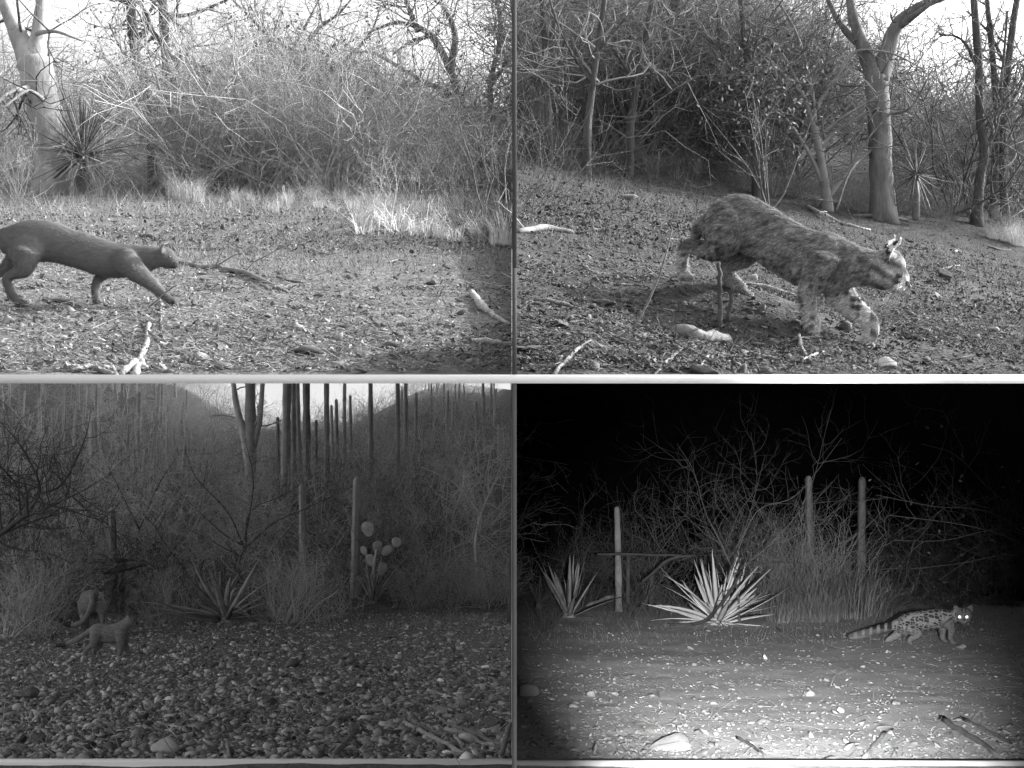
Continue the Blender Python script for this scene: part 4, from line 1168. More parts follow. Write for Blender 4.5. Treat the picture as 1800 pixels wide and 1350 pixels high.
# c
limb_tree('c', 'dark_tree', 'dark low tree reaching in from the left edge of the dry wash', (-40, 1010), [(-60, 1010, 12), (-30, 960, 11), (5, 935, 9), (45, 905, 7)],
          [[(45, 905, 5), (70, 860, 5), (40, 790, 4), (0, 740, 3)], [(60, 870, 4), (110, 850, 4), (150, 770, 3), (160, 720, 2)], [(30, 915, 4), (90, 890, 4), (150, 860, 3), (200, 830, 2)], [(50, 890, 4), (20, 840, 3), (-20, 800, 3)], [(60, 880, 3), (130, 900, 3), (190, 920, 2)]], M['c_dark'], M['c_dark'], 90, .8, y=13.5, thin=.55)
limb_tree('c', 'dark_tree', 'spreading dark twiggy tree above the wide dry agave', (440, 1060), [(440, 1062, 5), (420, 1000, 4), (430, 960, 4)],
          [[(430, 965, 3), (400, 900, 3), (345, 840, 3), (325, 790, 2)], [(432, 965, 3), (440, 900, 3), (500, 870, 2.5), (560, 830, 2)], [(430, 960, 3), (395, 940, 3), (340, 890, 2), (300, 850, 2)], [(435, 960, 3), (480, 920, 3), (545, 890, 2.5), (620, 855, 2)], [(425, 980, 3), (370, 950, 2), (330, 930, 2)], [(430, 950, 3), (445, 850, 2.5), (430, 770, 2)]], M['c_dark'], M['c_twig'], 70, .9, y=15.5, thin=.55)
limb_tree('c', 'bare_tree', 'three stemmed grey tree at the left of the bright sky gap', (440, 860), [(440, 880, 9), (440, 830, 10), (441, 760, 10), (440, 700, 9), (439, 640, 9)],
          [[(438, 815, 8), (428, 760, 9), (416, 715, 9), (406, 640, 8)], [(442, 800, 7), (450, 760, 8), (457, 735, 8), (464, 640, 8)]], M['c_cactus'], M['c_twig'], 12, .8, y=27)
limb_tree('c', 'dark_tree', 'dark branch rich tree at the far right behind the dry wash', (840, 1020), [(840, 1025, 5), (835, 960, 4), (845, 900, 4)], [[(845, 905, 3), (800, 850, 3), (740, 820, 2)], [(845, 900, 3), (880, 820, 3), (895, 760, 2)], [(838, 960, 3), (780, 920, 2), (720, 910, 2)], [(842, 940, 3), (885, 900, 2)]], M['c_twig'], M['c_twig'], 60, .9, y=18, thin=.55)
limb_tree('c', 'dark_tree', 'small dark tree between the left hillside and the three stemmed tree', (250, 1040), [(250, 1045, 4), (240, 980, 4), (245, 930, 3)], [[(245, 930, 3), (210, 860, 2), (190, 820, 2)], [(245, 930, 3), (280, 850, 2), (320, 790, 2)], [(242, 960, 2), (200, 930, 2), (160, 900, 2)]], M['c_dark'], M['c_twig'], 60, .8, y=18, thin=.55)
# rails of a dead fence at the left of the dry wash, leaning on the cactus column
pcx = hit('c', 198, 1074)
stick('c', [(122, 988, 3.5, 0), (180, 985, 4, 0), (240, 984, 3, 0)], M['c_dark'], 'upper dark pole lying across the cactus column beside the adult cat', name='fence_pole', cat='pole', y_ref=pcx.y - .14)
stick('c', [(70, 1012, 3.5, .05), (130, 1006, 4, 0), (200, 1003, 5, 0), (255, 992, 4, 0)], M['c_dark'], 'lower dark pole lying across the cactus column beside the adult cat', name='fence_pole', cat='pole', y_ref=pcx.y - .18)
# prickly pear with round pads
def prickly_pear():
    p = hit('c', 660, 1060)
    e = empty('prickly_pear', p, 'prickly pear cactus with round pale pads right of the ribbed column', 'cactus')
    org = np.array(p)
    def at(px, py, d=0): return np.array(pt(px, py, p.y + d)) - org
    T = Tubes(); T.add(catmull([(0, 0, -.05), at(656, 1010), at(662, 965)], 4), np.linspace(.03, .018, 9), 8)
    link('stem', T.mesh('stem'), M['c_twig'], e)
    for px, py, w, h, rot, dz in ((647, 930, 11, 14, -.25, 0), (697, 953, 9, 9, .5, .05), (664, 962, 9, 12, .2, .02), (680, 968, 8, 11, .8, -.03), (652, 985, 9, 12, -.4, .03), (672, 1000, 9, 12, .3, -.04), (640, 968, 7, 9, -.7, .05)):
        c = at(px, py, dz); k = p.y / F
        R3 = Matrix.Rotation(rnd.uniform(-.5, .5), 3, 'Z') @ Matrix.Rotation(rot, 3, 'Y')
        V = [Vector(c) + R3 @ Vector((q[0] * w * k * (1 + .18 * q[2]), q[1] * .016, q[2] * h * k)) for q in PADV]
        link('pad', mk_mesh('pad', [tuple(v) for v in V], None, PADT, True), M['c_cactus'], e)
PADV, PADT = [], []
for i_ in range(9):
    th = math.pi * i_ / 8
    for j_ in range(14):
        PADV.append((math.sin(th) * math.cos(j_ * math.pi / 7), math.sin(th) * math.sin(j_ * math.pi / 7), math.cos(th)))
for i_ in range(8):
    for j_ in range(14):
        a_, b_, c_, d_ = i_ * 14 + j_, i_ * 14 + (j_ + 1) % 14, (i_ + 1) * 14 + (j_ + 1) % 14, (i_ + 1) * 14 + j_
        PADT += [(a_, c_, b_), (a_, d_, c_)]
prickly_pear()
# d
limb_tree('d', 'bare_tree', 'bare dim tree fanning up behind the bright agave', (1300, 1066), [(1300, 1068, 4), (1290, 1010, 4), (1270, 960, 3)],
          [[(1270, 960, 2.5), (1240, 900, 2), (1220, 830, 2), (1190, 780, 1.5)], [(1275, 965, 2.5), (1300, 900, 2), (1330, 850, 2), (1320, 760, 1.5)], [(1285, 1000, 2.5), (1330, 900, 2), (1400, 870, 2), (1480, 770, 1.5)], [(1290, 1010, 2.5), (1360, 950, 2), (1420, 870, 2), (1460, 720, 1.5)], [(1272, 960, 2), (1230, 930, 2), (1170, 870, 1.5)], [(1280, 985, 2.2), (1310, 930, 2), (1345, 800, 1.5)]], M['d_twig'], M['d_twig'], 60, .8, kids=(3, 2), y=14.5, thin=.38)
limb_tree('d', 'bare_tree', 'bare low tree with long horizontal twigs at the right of the dark', (1830, 1040), [(1850, 1045, 6), (1840, 980, 5), (1825, 930, 4)],
          [[(1838, 975, 3), (1760, 940, 2.5), (1680, 920, 2), (1560, 905, 1.5)], [(1835, 960, 3), (1740, 900, 2.5), (1640, 890, 2), (1540, 870, 1.5)], [(1840, 985, 3), (1770, 975, 2.5), (1690, 990, 2), (1600, 1000, 1.5)], [(1828, 935, 3), (1740, 860, 2), (1680, 800, 2), (1620, 780, 1.5)], [(1835, 955, 2.5), (1760, 930, 2), (1660, 950, 2), (1570, 950, 1.5)], [(1838, 980, 2.5), (1750, 960, 2), (1650, 1020, 1.5)]], M['d_twig'], M['d_twig'], 80, .7, kids=(3, 2), leaves=90, y=13.5, thin=.55)
limb_tree('d', 'bare_tree', 'faint arching branch tree at the far left of the dark', (900, 960), [(895, 1050, 4), (900, 960, 4), (915, 920, 3)], [[(915, 920, 2.5), (940, 890, 2), (985, 877, 2)], [(915, 920, 2.5), (935, 870, 2), (980, 850, 2)]], M['d_twig'], M['d_twig'], 8, .5, kids=(2,), y=15, thin=.55)
stick('d', [(1176, 1100, 2.5), (1230, 1095, 3, .12), (1270, 1060, 3, .3), (1305, 1005, 2.5, .55)], M['d_dark'], 'dark forked branch lying in front of the bright agave', name='fallen_branch', twigs=3)
stick('d', [(1290, 1055, 2.5, .4), (1330, 1072, 2.5, .3), (1372, 1112, 2)], M['d_dark'], 'dark branch arching down right of the bright agave', name='fallen_branch', twigs=3)
stick('d', [(1130, 1022, 3, 0), (1180, 982, 3, 0), (1225, 978, 2, 0)], M['d_dark'], 'dim pole lying behind the large bright agave', name='fence_pole', cat='pole', y_ref=15.2)
stick('d', [(1050, 975, 2.5, 0), (1130, 974, 2.5, 0), (1210, 978, 2, 0)], M['d_dark'], 'dim crosswise pole behind the leftmost ribbed column', name='fence_pole', cat='pole', y_ref=15.4)
# ------------------------------------------------------------------ animals: one continuous body each
def worley(P, scale, seed=0):
    """distance to nearest and second nearest jittered cell point (3D)"""
    Q = P * scale
    I = np.floor(Q).astype(np.int64)
    f1 = np.full(len(P), 9.0); f2 = np.full(len(P), 9.0)
    for dx in (-1, 0, 1):
        for dy in (-1, 0, 1):
            for dz in (-1, 0, 1):
                c = I + np.array([dx, dy, dz])
                h = (c[:, 0] * 73856093) ^ (c[:, 1] * 19349663) ^ (c[:, 2] * 83492791) ^ (seed * 2654435761)
                off = np.stack([((h >> s) & 1023) / 1023.0 for s in (3, 11, 19)], -1)
                d = np.linalg.norm(c + off - Q, axis=1)
                f2 = np.minimum(f2, np.maximum(f1, d)); f1 = np.minimum(f1, d)
    return f1, f2

def coat_mat(name, rough=.8, var=.3):
    m = bpy.data.materials.new(name); m.use_nodes = True
    t = m.node_tree; p = t.nodes['Principled BSDF']
    p.inputs['Roughness'].default_value = rough
    p.inputs['Specular IOR Level'].default_value = .15
    a = t.nodes.new('ShaderNodeAttribute'); a.attribute_name = 'coat'
    nz = t.nodes.new('ShaderNodeTexNoise'); nz.inputs['Scale'].default_value = 90; nz.inputs['Detail'].default_value = 4
    tc = t.nodes.new('ShaderNodeTexCoord'); mp = t.nodes.new('ShaderNodeMapping'); mp.inputs['Scale'].default_value = (.35, 1, 1)
    t.links.new(tc.outputs['Object'], mp.inputs[0]); t.links.new(mp.outputs[0], nz.inputs['Vector'])
    mr = t.nodes.new('ShaderNodeMapRange'); mr.inputs['From Min'].default_value = .3; mr.inputs['From Max'].default_value = .7
    mr.inputs['To Min'].default_value = 1 - var; mr.inputs['To Max'].default_value = 1 + var
    t.links.new(nz.outputs[0], mr.inputs['Value'])
    mu = t.nodes.new('ShaderNodeMath'); mu.operation = 'MULTIPLY'
    t.links.new(a.outputs['Fac'], mu.inputs[0]); t.links.new(mr.outputs[0], mu.inputs[1])
    t.links.new(mu.outputs[0], p.inputs['Base Color'])
    return m
M['eye'] = grey('eye', .015, .03, 5, 2, .08, 0, spec=.6)
M['eye_shine'] = grey('eye_shine', .95, 1.0, 5, 2, .42, 0, spec=.5)
M['eye_shine'].node_tree.nodes['Principled BSDF'].inputs['Metallic'].default_value = 1.0
M['whisker'] = grey('whisker', .7, .8, 5, 2, .5)

class Cat:
    """geometry is laid out on the animal's own side plane (a, b in drawing units of that plane,
    d metres towards the far side), then turned into metres"""
    def __init__(s, ox, oy, k, y0, ang=0.0):
        s.ox, s.oy, s.k, s.y0 = ox, oy, k, y0
        s.m = y0 / F / k                       # metres per drawing unit
        s.V, s.Fc, s.n = [], [], 0
        s.head = unit(np.array([math.cos(ang), math.sin(ang), 0]))
        s.lat = unit(np.array([-s.head[1], s.head[0], 0]))   # far side
    def P(s, a, b, d=0.0):
        return pt(s.ox + a / s.k, s.oy + b / s.k, s.y0 + d)
    def r(s, v): return v * s.m
    def add(s, V, Fc):
        s.V.append(np.asarray(V)); s.Fc += [tuple(i + s.n for i in f) for f in Fc]; s.n += len(V)
    def rings(s, C, U, W, n=22):
        """closed loft through elliptical rings"""
        ang = np.arange(n) * 2 * math.pi / n
        V = C[:, None] + np.cos(ang)[None, :, None] * U[:, None] + np.sin(ang)[None, :, None] * W[:, None]
        m = len(C)
        t0 = C[0] - C[1]; t1 = C[-1] - C[-2]
        V = np.concatenate([V.reshape(-1, 3), [C[0] + unit(t0) * np.linalg.norm(U[0]) * .35, C[-1] + unit(t1) * np.linalg.norm(U[-1]) * .35]])
        Fc = [(i * n + j, i * n + (j + 1) % n, (i + 1) * n + (j + 1) % n, (i + 1) * n + j) for i in range(m - 1) for j in range(n)]
        Fc += [(m * n, (j + 1) % n, j) for j in range(n)] + [(m * n + 1, (m - 1) * n + j, (m - 1) * n + (j + 1) % n) for j in range(n)]
        s.add(V, Fc)
    def torso(s, sec, k=5):
        """sec: (a, b, half height, d, width factor)"""
        A = np.array([(*s.P(q[0], q[1], q[3]), s.r(q[2]), s.r(q[2]) * q[4]) for q in sec])
        A = catmull(A, k)
        C = A[:, :3]
        t = np.gradient(C, axis=0)
        t /= np.linalg.norm(t, axis=1, keepdims=True)
        up = np.array([0, 0, 1.0])
        U = up - (t @ up)[:, None] * t * .5
        U = U / np.linalg.norm(U, axis=1, keepdims=True)
        W = np.cross(t, U); W /= np.linalg.norm(W, axis=1, keepdims=True)
        s.rings(C, U * A[:, 3:4], W * A[:, 4:5])
    def limb(s, q, flat=.8, k=5):
        """q: (a, b, d, radius)"""
        A = np.array([(*s.P(x[0], x[1], x[2]), s.r(x[3])) for x in q])
        A = catmull(A, k)
        C = A[:, :3]
        t = np.gradient(C, axis=0); t /= np.linalg.norm(t, axis=1, keepdims=True)
        W = s.lat[None] - (t @ s.lat)[:, None] * t; W /= np.linalg.norm(W, axis=1, keepdims=True)
        U = np.cross(t, W)
        s.rings(C, U * A[:, 3:4], W * A[:, 3:4] * flat, 14)
    def ball(s, a, b, d, ra, rb, rw, tilt=0.0, n=12):
        c = s.P(a, b, d); V, Fc = [], []
        ct, st = math.cos(tilt), math.sin(tilt)
        hx = s.head * ct + np.array([0, 0, -st]); hz = s.head * st + np.array([0, 0, ct])
        for i in range(1, n):
            th = math.pi * i / n
            for j in range(2 * n):
                ph = math.pi * j / n
                V.append(c + hx * s.r(ra) * math.cos(th) + hz * s.r(rb) * math.sin(th) * math.cos(ph) + s.lat * s.r(rw) * math.sin(th) * math.sin(ph))
        w = 2 * n
        Fc = [(i * w + j, i * w + (j + 1) % w, (i + 1) * w + (j + 1) % w, (i + 1) * w + j) for i in range(n - 2) for j in range(w)]
        V += [c + hx * s.r(ra), c - hx * s.r(ra)]
        Fc += [(len(V) - 2, (j + 1) % w, j) for j in range(w)] + [(len(V) - 1, (n - 2) * w + j, (n - 2) * w + (j + 1) % w) for j in range(w)]
        s.add(V, Fc)
    def paw(s, a, b, d, ln, ht, wd, dirv=1.0, tilt=0.0):
        s.ball(a, b, d, ln, ht, wd, tilt)
        for k in (-1.5, -.5, .5, 1.5):
            s.ball(a + dirv * ln * (.78 - .08 * abs(k)), b + ht * .25 + tilt * ln * .5, d + s.r(wd) * k * .5, ln * .36, ht * .62, wd * .3, tilt, 8)
    def ear(s, base, tip, wide, thick=.22, face=None):
        """base, tip: (a, b, d); wide: half width; the ear opens towards `face`"""
        b, t = s.P(*base), s.P(*tip)
        ax = unit(t - b); f = unit(face if face is not None else s.head)
        w = unit(np.cross(ax, f)); f = np.cross(w, ax)
        L = np.linalg.norm(t - b); C, U, W = [], [], []
        for q, ww in ((-.15, .9), (.0, 1.0), (.25, .98), (.5, .8), (.75, .5), (.93, .22), (1.0, .1)):
            C.append(b + ax * L * q - f * s.r(wide) * .25 * math.sin(q * 3)); U.append(w * s.r(wide) * ww); W.append(f * s.r(wide) * thick * (1 - .4 * q))
        s.rings(np.array(C), np.array(U), np.array(W), 12)
    def build(s, name, label, coat, vox, mat, fur=0, fur_len=.016, cat='wild cat', smooth=6, fur_w=.0011, flow_down=.7, vary=(.8, 1.22)):
        me = bpy.data.meshes.new('tmp')
        me.from_pydata([tuple(v) for v in np.vstack(s.V)], [], s.Fc); me.update()
        tmp = bpy.data.objects.new('tmp', me); COL.objects.link(tmp)
        md = tmp.modifiers.new('r', 'REMESH'); md.mode = 'VOXEL'; md.voxel_size = vox
        sm = tmp.modifiers.new('s', 'SMOOTH'); sm.factor = .5; sm.iterations = smooth
        dg = bpy.context.evaluated_depsgraph_get()
        body = bpy.data.meshes.new_from_object(tmp.evaluated_get(dg))
        bpy.data.objects.remove(tmp); bpy.data.meshes.remove(me)
        n = len(body.vertices)
        V = np.empty(n * 3, np.float32); body.vertices.foreach_get('co', V); V = V.reshape(-1, 3).astype(float)
        N = np.empty(n * 3, np.float32); body.vertices.foreach_get('normal', N); N = N.reshape(-1, 3).astype(float)
        # drawing coordinates of every vertex, for the coat markings
        a = (V[:, 0] / s.y0 * F + 900 - s.ox) * s.k if False else None
        da = (V[:, 0] / V[:, 1] * F + 900 - s.ox) * s.k
        db = (675 - V[:, 2] / V[:, 1] * F - s.oy) * s.k
        c0 = coat(V, N, da, db, V @ s.lat - s.P(0, 0, 0) @ s.lat)
        org = np.array([V[:, 0].mean(), V[:, 1].mean(), V[:, 2].min()])
        body.vertices.foreach_set('co', (V - org).astype(np.float32).ravel())
        at = body.attributes.new('coat', 'FLOAT', 'POINT'); at.data.foreach_set('value', c0.astype(np.float32))
        body.polygons.foreach_set('use_smooth', np.ones(len(body.polygons), bool))
        body.name = name; body.materials.clear(); body.materials.append(mat); body.update()
        o = link(name, body, None, None, org); tag(o, label, cat)
        s.obj, s.org = o, org
        if fur:
            i = rng.integers(n, size=fur)
            p = V[i] + rng.normal(0, vox * .35, (fur, 3)); nn = N[i]
            fl = -s.head * 1.0 + np.array([0, 0, -flow_down])
            fl = fl[None] - (nn @ fl)[:, None] * nn
            fl /= np.linalg.norm(fl, axis=1, keepdims=True) + 1e-6
            L = fur_len * rng.uniform(.5, 1.25, fur)[:, None]
            hd = ((da[i] > s.face_a) if hasattr(s, 'face_a') else np.zeros(fur, bool))
            L = np.where(hd[:, None], L * .45, L)
            d = fl * .92 + nn * rng.uniform(.12, .5, (fur, 1)) + rng.normal(0, .13, (fur, 3))
            w = np.cross(d, nn); w /= np.linalg.norm(w, axis=1, keepdims=True) + 1e-6
            p = p - nn * .001
            T = np.stack([p - w * fur_w, p + w * fur_w, p + d * L], 1) - org
            fm = mk_mesh('fur', T, None, np.arange(fur * 3).reshape(-1, 3))
            at = fm.attributes.new('coat', 'FLOAT', 'POINT')
            at.data.foreach_set('value', np.repeat(c0[i] * rng.uniform(vary[0], vary[1], fur), 3).astype(np.float32))
            f = link('fur', fm, mat, o); f['kind'] = 'stuff'
        return o
    def eye(s, a, b, d, r, mat, look=None, flat=.5):
        c = s.P(a, b, d); lk = unit(look if look is not None else s.head)
        u = unit(np.cross(lk, (0, 0, 1))); w = np.cross(u, lk)
        V, Q = [], []
        n = 14
        for i in range(6):
            th = i / 5 * math.pi / 2 * .98 + .02
            for j in range(n):
                ph = j * 2 * math.pi / n
                V.append(c + lk * s.r(r) * flat * math.cos(th) + (u * math.cos(ph) + w * math.sin(ph)) * s.r(r) * math.sin(th) - s.org)
        for i in range(5):
            for j in range(n):
                Q.append((i * n + j, i * n + (j + 1) % n, (i + 1) * n + (j + 1) % n, (i + 1) * n + j))
        T = [tuple(range(n))]
        me = bpy.data.meshes.new('eye'); me.from_pydata([tuple(v) for v in V], [], Q + T); me.update()
        me.polygons.foreach_set('use_smooth', np.ones(len(me.polygons), bool))
        return link('eye', me, mat, s.obj)

def seg_mask(V, p, q, r):
    """1 near the segment p-q"""
    d = q - p; t = np.clip(((V - p) @ d) / (d @ d), 0, 1)
    return np.linalg.norm(V - p - t[:, None] * d, axis=1) < r

# --- a: plain dark cat walking right, hindquarters at the left edge
c = Cat(0, 360, 5.0, 4.33)
c.torso([(20, 330, 95, .0, .62), (80, 320, 130, 0, .66), (170, 315, 160, 0, .66), (300, 315, 188, 0, .62), (450, 325, 180, 0, .6), (600, 370, 165, 0, .62), (750, 415, 165, 0, .62), (900, 465, 165, 0, .62),
         (1030, 490, 156, 0, .62), (1150, 486, 138, 0, .6), (1240, 474, 118, 0, .66), (1320, 466, 104, 0, .74), (1400, 462, 92, 0, .82)])
c.ball(1445, 458, 0, 94, 92, 86, .15); c.ball(1500, 496, 0, 70, 66, 64, .35); c.ball(1532, 528, 0, 38, 36, 40, .35); c.ball(1470, 520, 0, 55, 45, 62, .2)
c.ear((1425, 400, -.045), (1446, 338, -.066), 50, .34); c.ear((1418, 400, .045), (1436, 334, .066), 50, .34)
# near hind leg, planted
c.ball(230, 400, -.04, 160, 140, 62, -.3)
c.limb([(250, 400, -.05, 120), (220, 500, -.05, 105), (200, 570, -.05, 78), (110, 615, -.05, 46), (60, 650, -.05, 42), (75, 720, -.05, 39), (110, 790, -.05, 38), (160, 850, -.05, 38)])
c.paw(195, 866, -.05, 58, 33, 40)
# far hind leg, further back
c.limb([(180, 420, .06, 110), (90, 520, .06, 70), (10, 590, .06, 46), (-50, 640, .06, 34), (-40, 730, .06, 32), (-25, 820, .06, 32)]); c.paw(0, 855, .06, 50, 28, 34)
# far fore leg, vertical
c.limb([(1000, 500, .05, 90), (930, 590, .05, 66), (870, 650, .05, 46), (845, 720, .05, 44), (843, 790, .05, 40), (852, 850, .05, 38)]); c.paw(890, 876, .05, 56, 31, 38)
# near fore leg stretched forward
c.ball(1100, 490, -.04, 110, 110, 52, .5)
c.ball(1255, 535, 0, 95, 75, 70, .3)
c.limb([(1100, 490, -.06, 110), (1180, 570, -.06, 98), (1260, 636, -.06, 76), (1340, 698, -.06, 58), (1410, 765, -.06, 48), (1456, 810, -.06, 43)]); c.paw(1484, 834, -.06, 62, 42, 46, 1, .25)
# tail, hanging back out of the picture
c.limb([(110, 240, 0, 60), (30, 250, 0, 46), (-60, 310, .02, 42), (-150, 420, .04, 40), (-230, 540, .05, 38), (-320, 600, .06, 34), (-400, 610, .06, 26)], .95)
def coat_a(V, N, a, b, l):
    v = .165 + .02 * np.sin(a / 60) * 0
    v = np.full(len(V), .125) * (1 + .25 * np.clip(N[:, 2], -1, 1) * 0)
    v = np.where((b > 640) & (a < 250), v * .8, v)
    v = v * (1 - .35 * np.clip((a - 1400) / 60, 0, 1))  # shade painted into the coat: darker head offsets sun on the face
    v = np.where((a > 1510) & (b > 505), v * .6, v)
    return v
m_a = coat_mat('plain_coat', .8, .12)
c.face_a = 1400
c.build('cat', 'plain dark slender cat striding right at the left edge of the pale clearing', coat_a, .0055, m_a, 60000, .011, smooth=9, fur_w=.0006)
c.eye(1490, 458, -.062, 11, M['eye'], unit(c.head * .7 - c.lat * .7 + np.array([0, 0, .1])))
c.eye(1490, 458, .062, 11, M['eye'], unit(c.head * .7 + c.lat * .7))

# --- b: tuft eared spotted cat coming down the slope
c = Cat(1160, 310, 3.75, 4.40, -.42)
sh = c.head[1] / c.head[0]
def dd(a, e=0.0): return (a - 950) * c.m * sh + e
c.torso([(300, 345, 95, dd(300), .6), (360, 330, 135, dd(360), .62), (440, 315, 182, dd(440), .6), (540, 305, 190, dd(540), .50), (660, 362, 185, dd(660), .47), (780, 440, 186, dd(780), .54), (900, 510, 188, dd(900), .58),
         (1010, 555, 192, dd(1010), .62), (1110, 565, 196, dd(1110), .58), (1210, 580, 165, dd(1210), .58), (1300, 592, 132, dd(1300), .68), (1390, 602, 115, dd(1390), .78), (1450, 610, 105, dd(1450), .85)])
hx = dd(1500)
c.ball(1500, 595, hx, 112, 116, 104, .2); c.ball(1560, 650, dd(1560), 80, 66, 74, .5); c.ball(1592, 692, dd(1592), 50, 46, 56, .6); c.ball(1470, 670, dd(1470, -.02), 86, 76, 110, .2)
c.ball(1615, 715, dd(1615), 20, 22, 26, .5); c.ball(1575, 735, dd(1575), 40, 26, 44, .3); c.ball(1545, 570, dd(1545), 70, 60, 78, .9)
c.ear((1500, 520, dd(1500, -.055)), (1586, 428, dd(1540, -.082)), 64, .34, unit(c.head * 1.0 + c.lat * .12))
c.ear((1490, 510, dd(1490, .055)), (1548, 412, dd(1515, .075)), 60, .34, unit(c.head * .9 + c.lat * .2))
# near hind leg (planted, reaching back)
nh = -.05
c.ball(425, 340, dd(425, -.05), 118, 190, 62, -.25)
c.limb([(420, 330, dd(420, nh), 140), (400, 430, dd(400, nh), 120), (350, 480, dd(350, nh), 84), (260, 470, dd(260, nh), 54), (175, 455, dd(175, nh), 42), (155, 520, dd(150, nh), 38), (152, 590, dd(150, nh), 38), (158, 640, dd(158, nh), 40)])
c.paw(172, 662, dd(172, nh), 50, 27, 46)
# far hind leg (lifted forward)
fh = .06
c.limb([(600, 430, dd(600, fh), 110), (585, 510, dd(585, fh), 82), (520, 560, dd(520, fh), 58), (440, 590, dd(440, fh), 48), (450, 650, dd(450, fh), 43), (500, 705, dd(500, fh), 42), (550, 750, dd(550, fh), 42)])
c.paw(578, 775, dd(578, fh), 46, 28, 40, 1, .6)
# near fore leg (planted)
nf = -.07
c.ball(1070, 540, dd(1070, -.045), 110, 160, 52, .2)
c.limb([(1080, 520, dd(1080, nf), 120), (1050, 620, dd(1050, nf), 105), (1000, 720, dd(1000, nf), 82), (975, 790, dd(985, nf), 64), (985, 880, dd(990, nf), 54), (1005, 980, dd(1005, nf), 48), (1030, 1070, dd(1030, nf), 48), (1055, 1110, dd(1045, nf), 46)])
c.paw(1090, 1128, dd(1085, nf), 58, 28, 46, 1, .15)
# far fore leg (stepping)
ff = .05
c.limb([(1150, 660, dd(1150, ff), 110), (1190, 760, dd(1190, ff), 92), (1250, 845, dd(1250, ff), 74), (1330, 905, dd(1330, ff), 60), (1385, 955, dd(1380, ff), 53), (1395, 1020, dd(1390, ff), 50), (1380, 1080, dd(1385, ff), 46)])
c.paw(1368, 1118, dd(1375, ff), 40, 42, 42, 1, .9)
c.limb([(320, 300, dd(320), 50), (270, 320, dd(280), 44), (245, 370, dd(270), 40), (238, 420, dd(265), 30)], .9)   # short tail
E1a, E1b = c.P(1500, 520, dd(1500, -.055)), c.P(1586, 428, dd(1540, -.082))
E2a, E2b = c.P(1490, 510, dd(1490, .055)), c.P(1548, 412, dd(1515, .075))
def coat_b(V, N, a, b, l):
    L = np.stack([V @ c.head, V @ c.lat, V[:, 2]], -1)
    f1, f2 = worley(L, 40, 3)
    def soft(d, t, w=.10): return np.clip((t + w - d) / (2 * w), 0, 1)
    g1, _ = worley(L, 30, 8)
    n1 = np.array([mnoise.noise(Vector(q * 26)) for q in L])
    n2 = np.array([mnoise.noise(Vector((q[0] * 18, q[1] * 60, q[2] * 60))) for q in L])
    n3 = np.array([mnoise.noise(Vector((q[0] * 45, q[1] * 150, q[2] * 150))) for q in L])
    v = .175 + .05 * n1 + .09 * n2 + .09 * n3
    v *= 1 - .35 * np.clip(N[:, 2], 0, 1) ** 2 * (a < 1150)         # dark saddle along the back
    spot = f1 < .44
    low = b > (420 + (a - 400) * .36)
    v = np.where(low & (a < 1300), v * (1 - .62 * soft(f1, .42)), v)
    v = np.where(spot & (a < 430) & (b > 180), v * .6, v)
    belly = (b > 520 + (a - 500) * .42) & (a > 560) & (a < 900)
    v = np.where(belly, .25 - .16 * soft(f1, .40), v)
    leg = (a > 880) & (b > 700)
    v = np.where(leg & (a < 1120), (1 - .75 * soft(f1, .38)) * (.24 + .14 * np.clip((b - 760) / 250, 0, 1)), v)
    far = (a > 1090) & (b > 740)
    v = np.where(far, .46 - .40 * soft(g1, .40, .08), v)
    v = np.where((a < 260) & (b > 420), np.where(b < 480, .10, .28 - .19 * soft(f1, .38)), v)
    v = np.where((a > 380) & (a < 640) & (b > 560), .20, v)
    ch = (a > 1090) & (a < 1330) & (b > 690) & (b < 790)
    v = np.where(ch, .34 - .25 * soft(f1, .36), v)
    hd = a > 1390
    stripe = np.sin((b * .75 - a * .45) / 13.0) * .5 + .5
    v = np.where(hd & (b > 540), .19 + .12 * (stripe > .6) - .10 * (stripe < .22), v)
    for q0, q1 in ((1428, 560), (1462, 640)):
        w1 = np.abs(a - q0 - (b - q1) * .25)
        v *= 1 - .55 * np.clip(1 - w1 / 15, 0, 1) * np.clip(1 - np.abs(b - q1 - 30) / 75, 0, 1)   # faint cheek streaks
    v = np.where((a > 1585) & (b > 655), .55, v)
    v = np.where((a > 1560) & (b > 715), .52, v)
    v = np.where((a > 1618) & (b > 690) & (b < 725), .06, v)                        # nose
    v = np.where((a > 1555) & (a < 1600) & (b > 640) & (b < 668), .08, v)            # eye rim
    for ea, eb in ((E1a, E1b), (E2a, E2b)):
        k = seg_mask(V, ea, eb, .034); t = ((V - ea) @ (eb - ea)) / ((eb - ea) @ (eb - ea))
        inner = (N @ unit(c.head)) > .30
        v = np.where(k & (t > .12), np.where(inner, .50, np.where((t > .42) & (t < .68), .55, .03)), v)
    return np.clip(v, .02, .7)
m_b = coat_mat('spotted_coat')
c.face_a = 1400
c.build('cat', 'tuft eared spotted wild cat with a short tail stalking down the sunny slope', coat_b, .0042, m_b, 110000, .016, smooth=10, vary=(.3, 2.1), fur_w=.0010)
c.eye(1582, 655, dd(1582, -.034), 14, M['eye'], unit(c.head * .8 - c.lat * .6))
c.eye(1582, 655, dd(1582, .034), 14, M['eye'], unit(c.head * .8 + c.lat * .6))
Tt = Tubes()
for k in range(12):
    p0 = c.P(1588 + rnd.uniform(-14, 14), 712 + rnd.uniform(-14, 14), dd(1590, -.03))
    d = unit(-c.lat * .9 + c.head * rnd.uniform(-.5, .1) + np.array([0, 0, rnd.uniform(-.5, -.1)]))
    Tt.add([p0, p0 + d * .03, p0 + d * .055 + np.array([0, 0, -.006])], [.0006, .0005, .0002], 3)
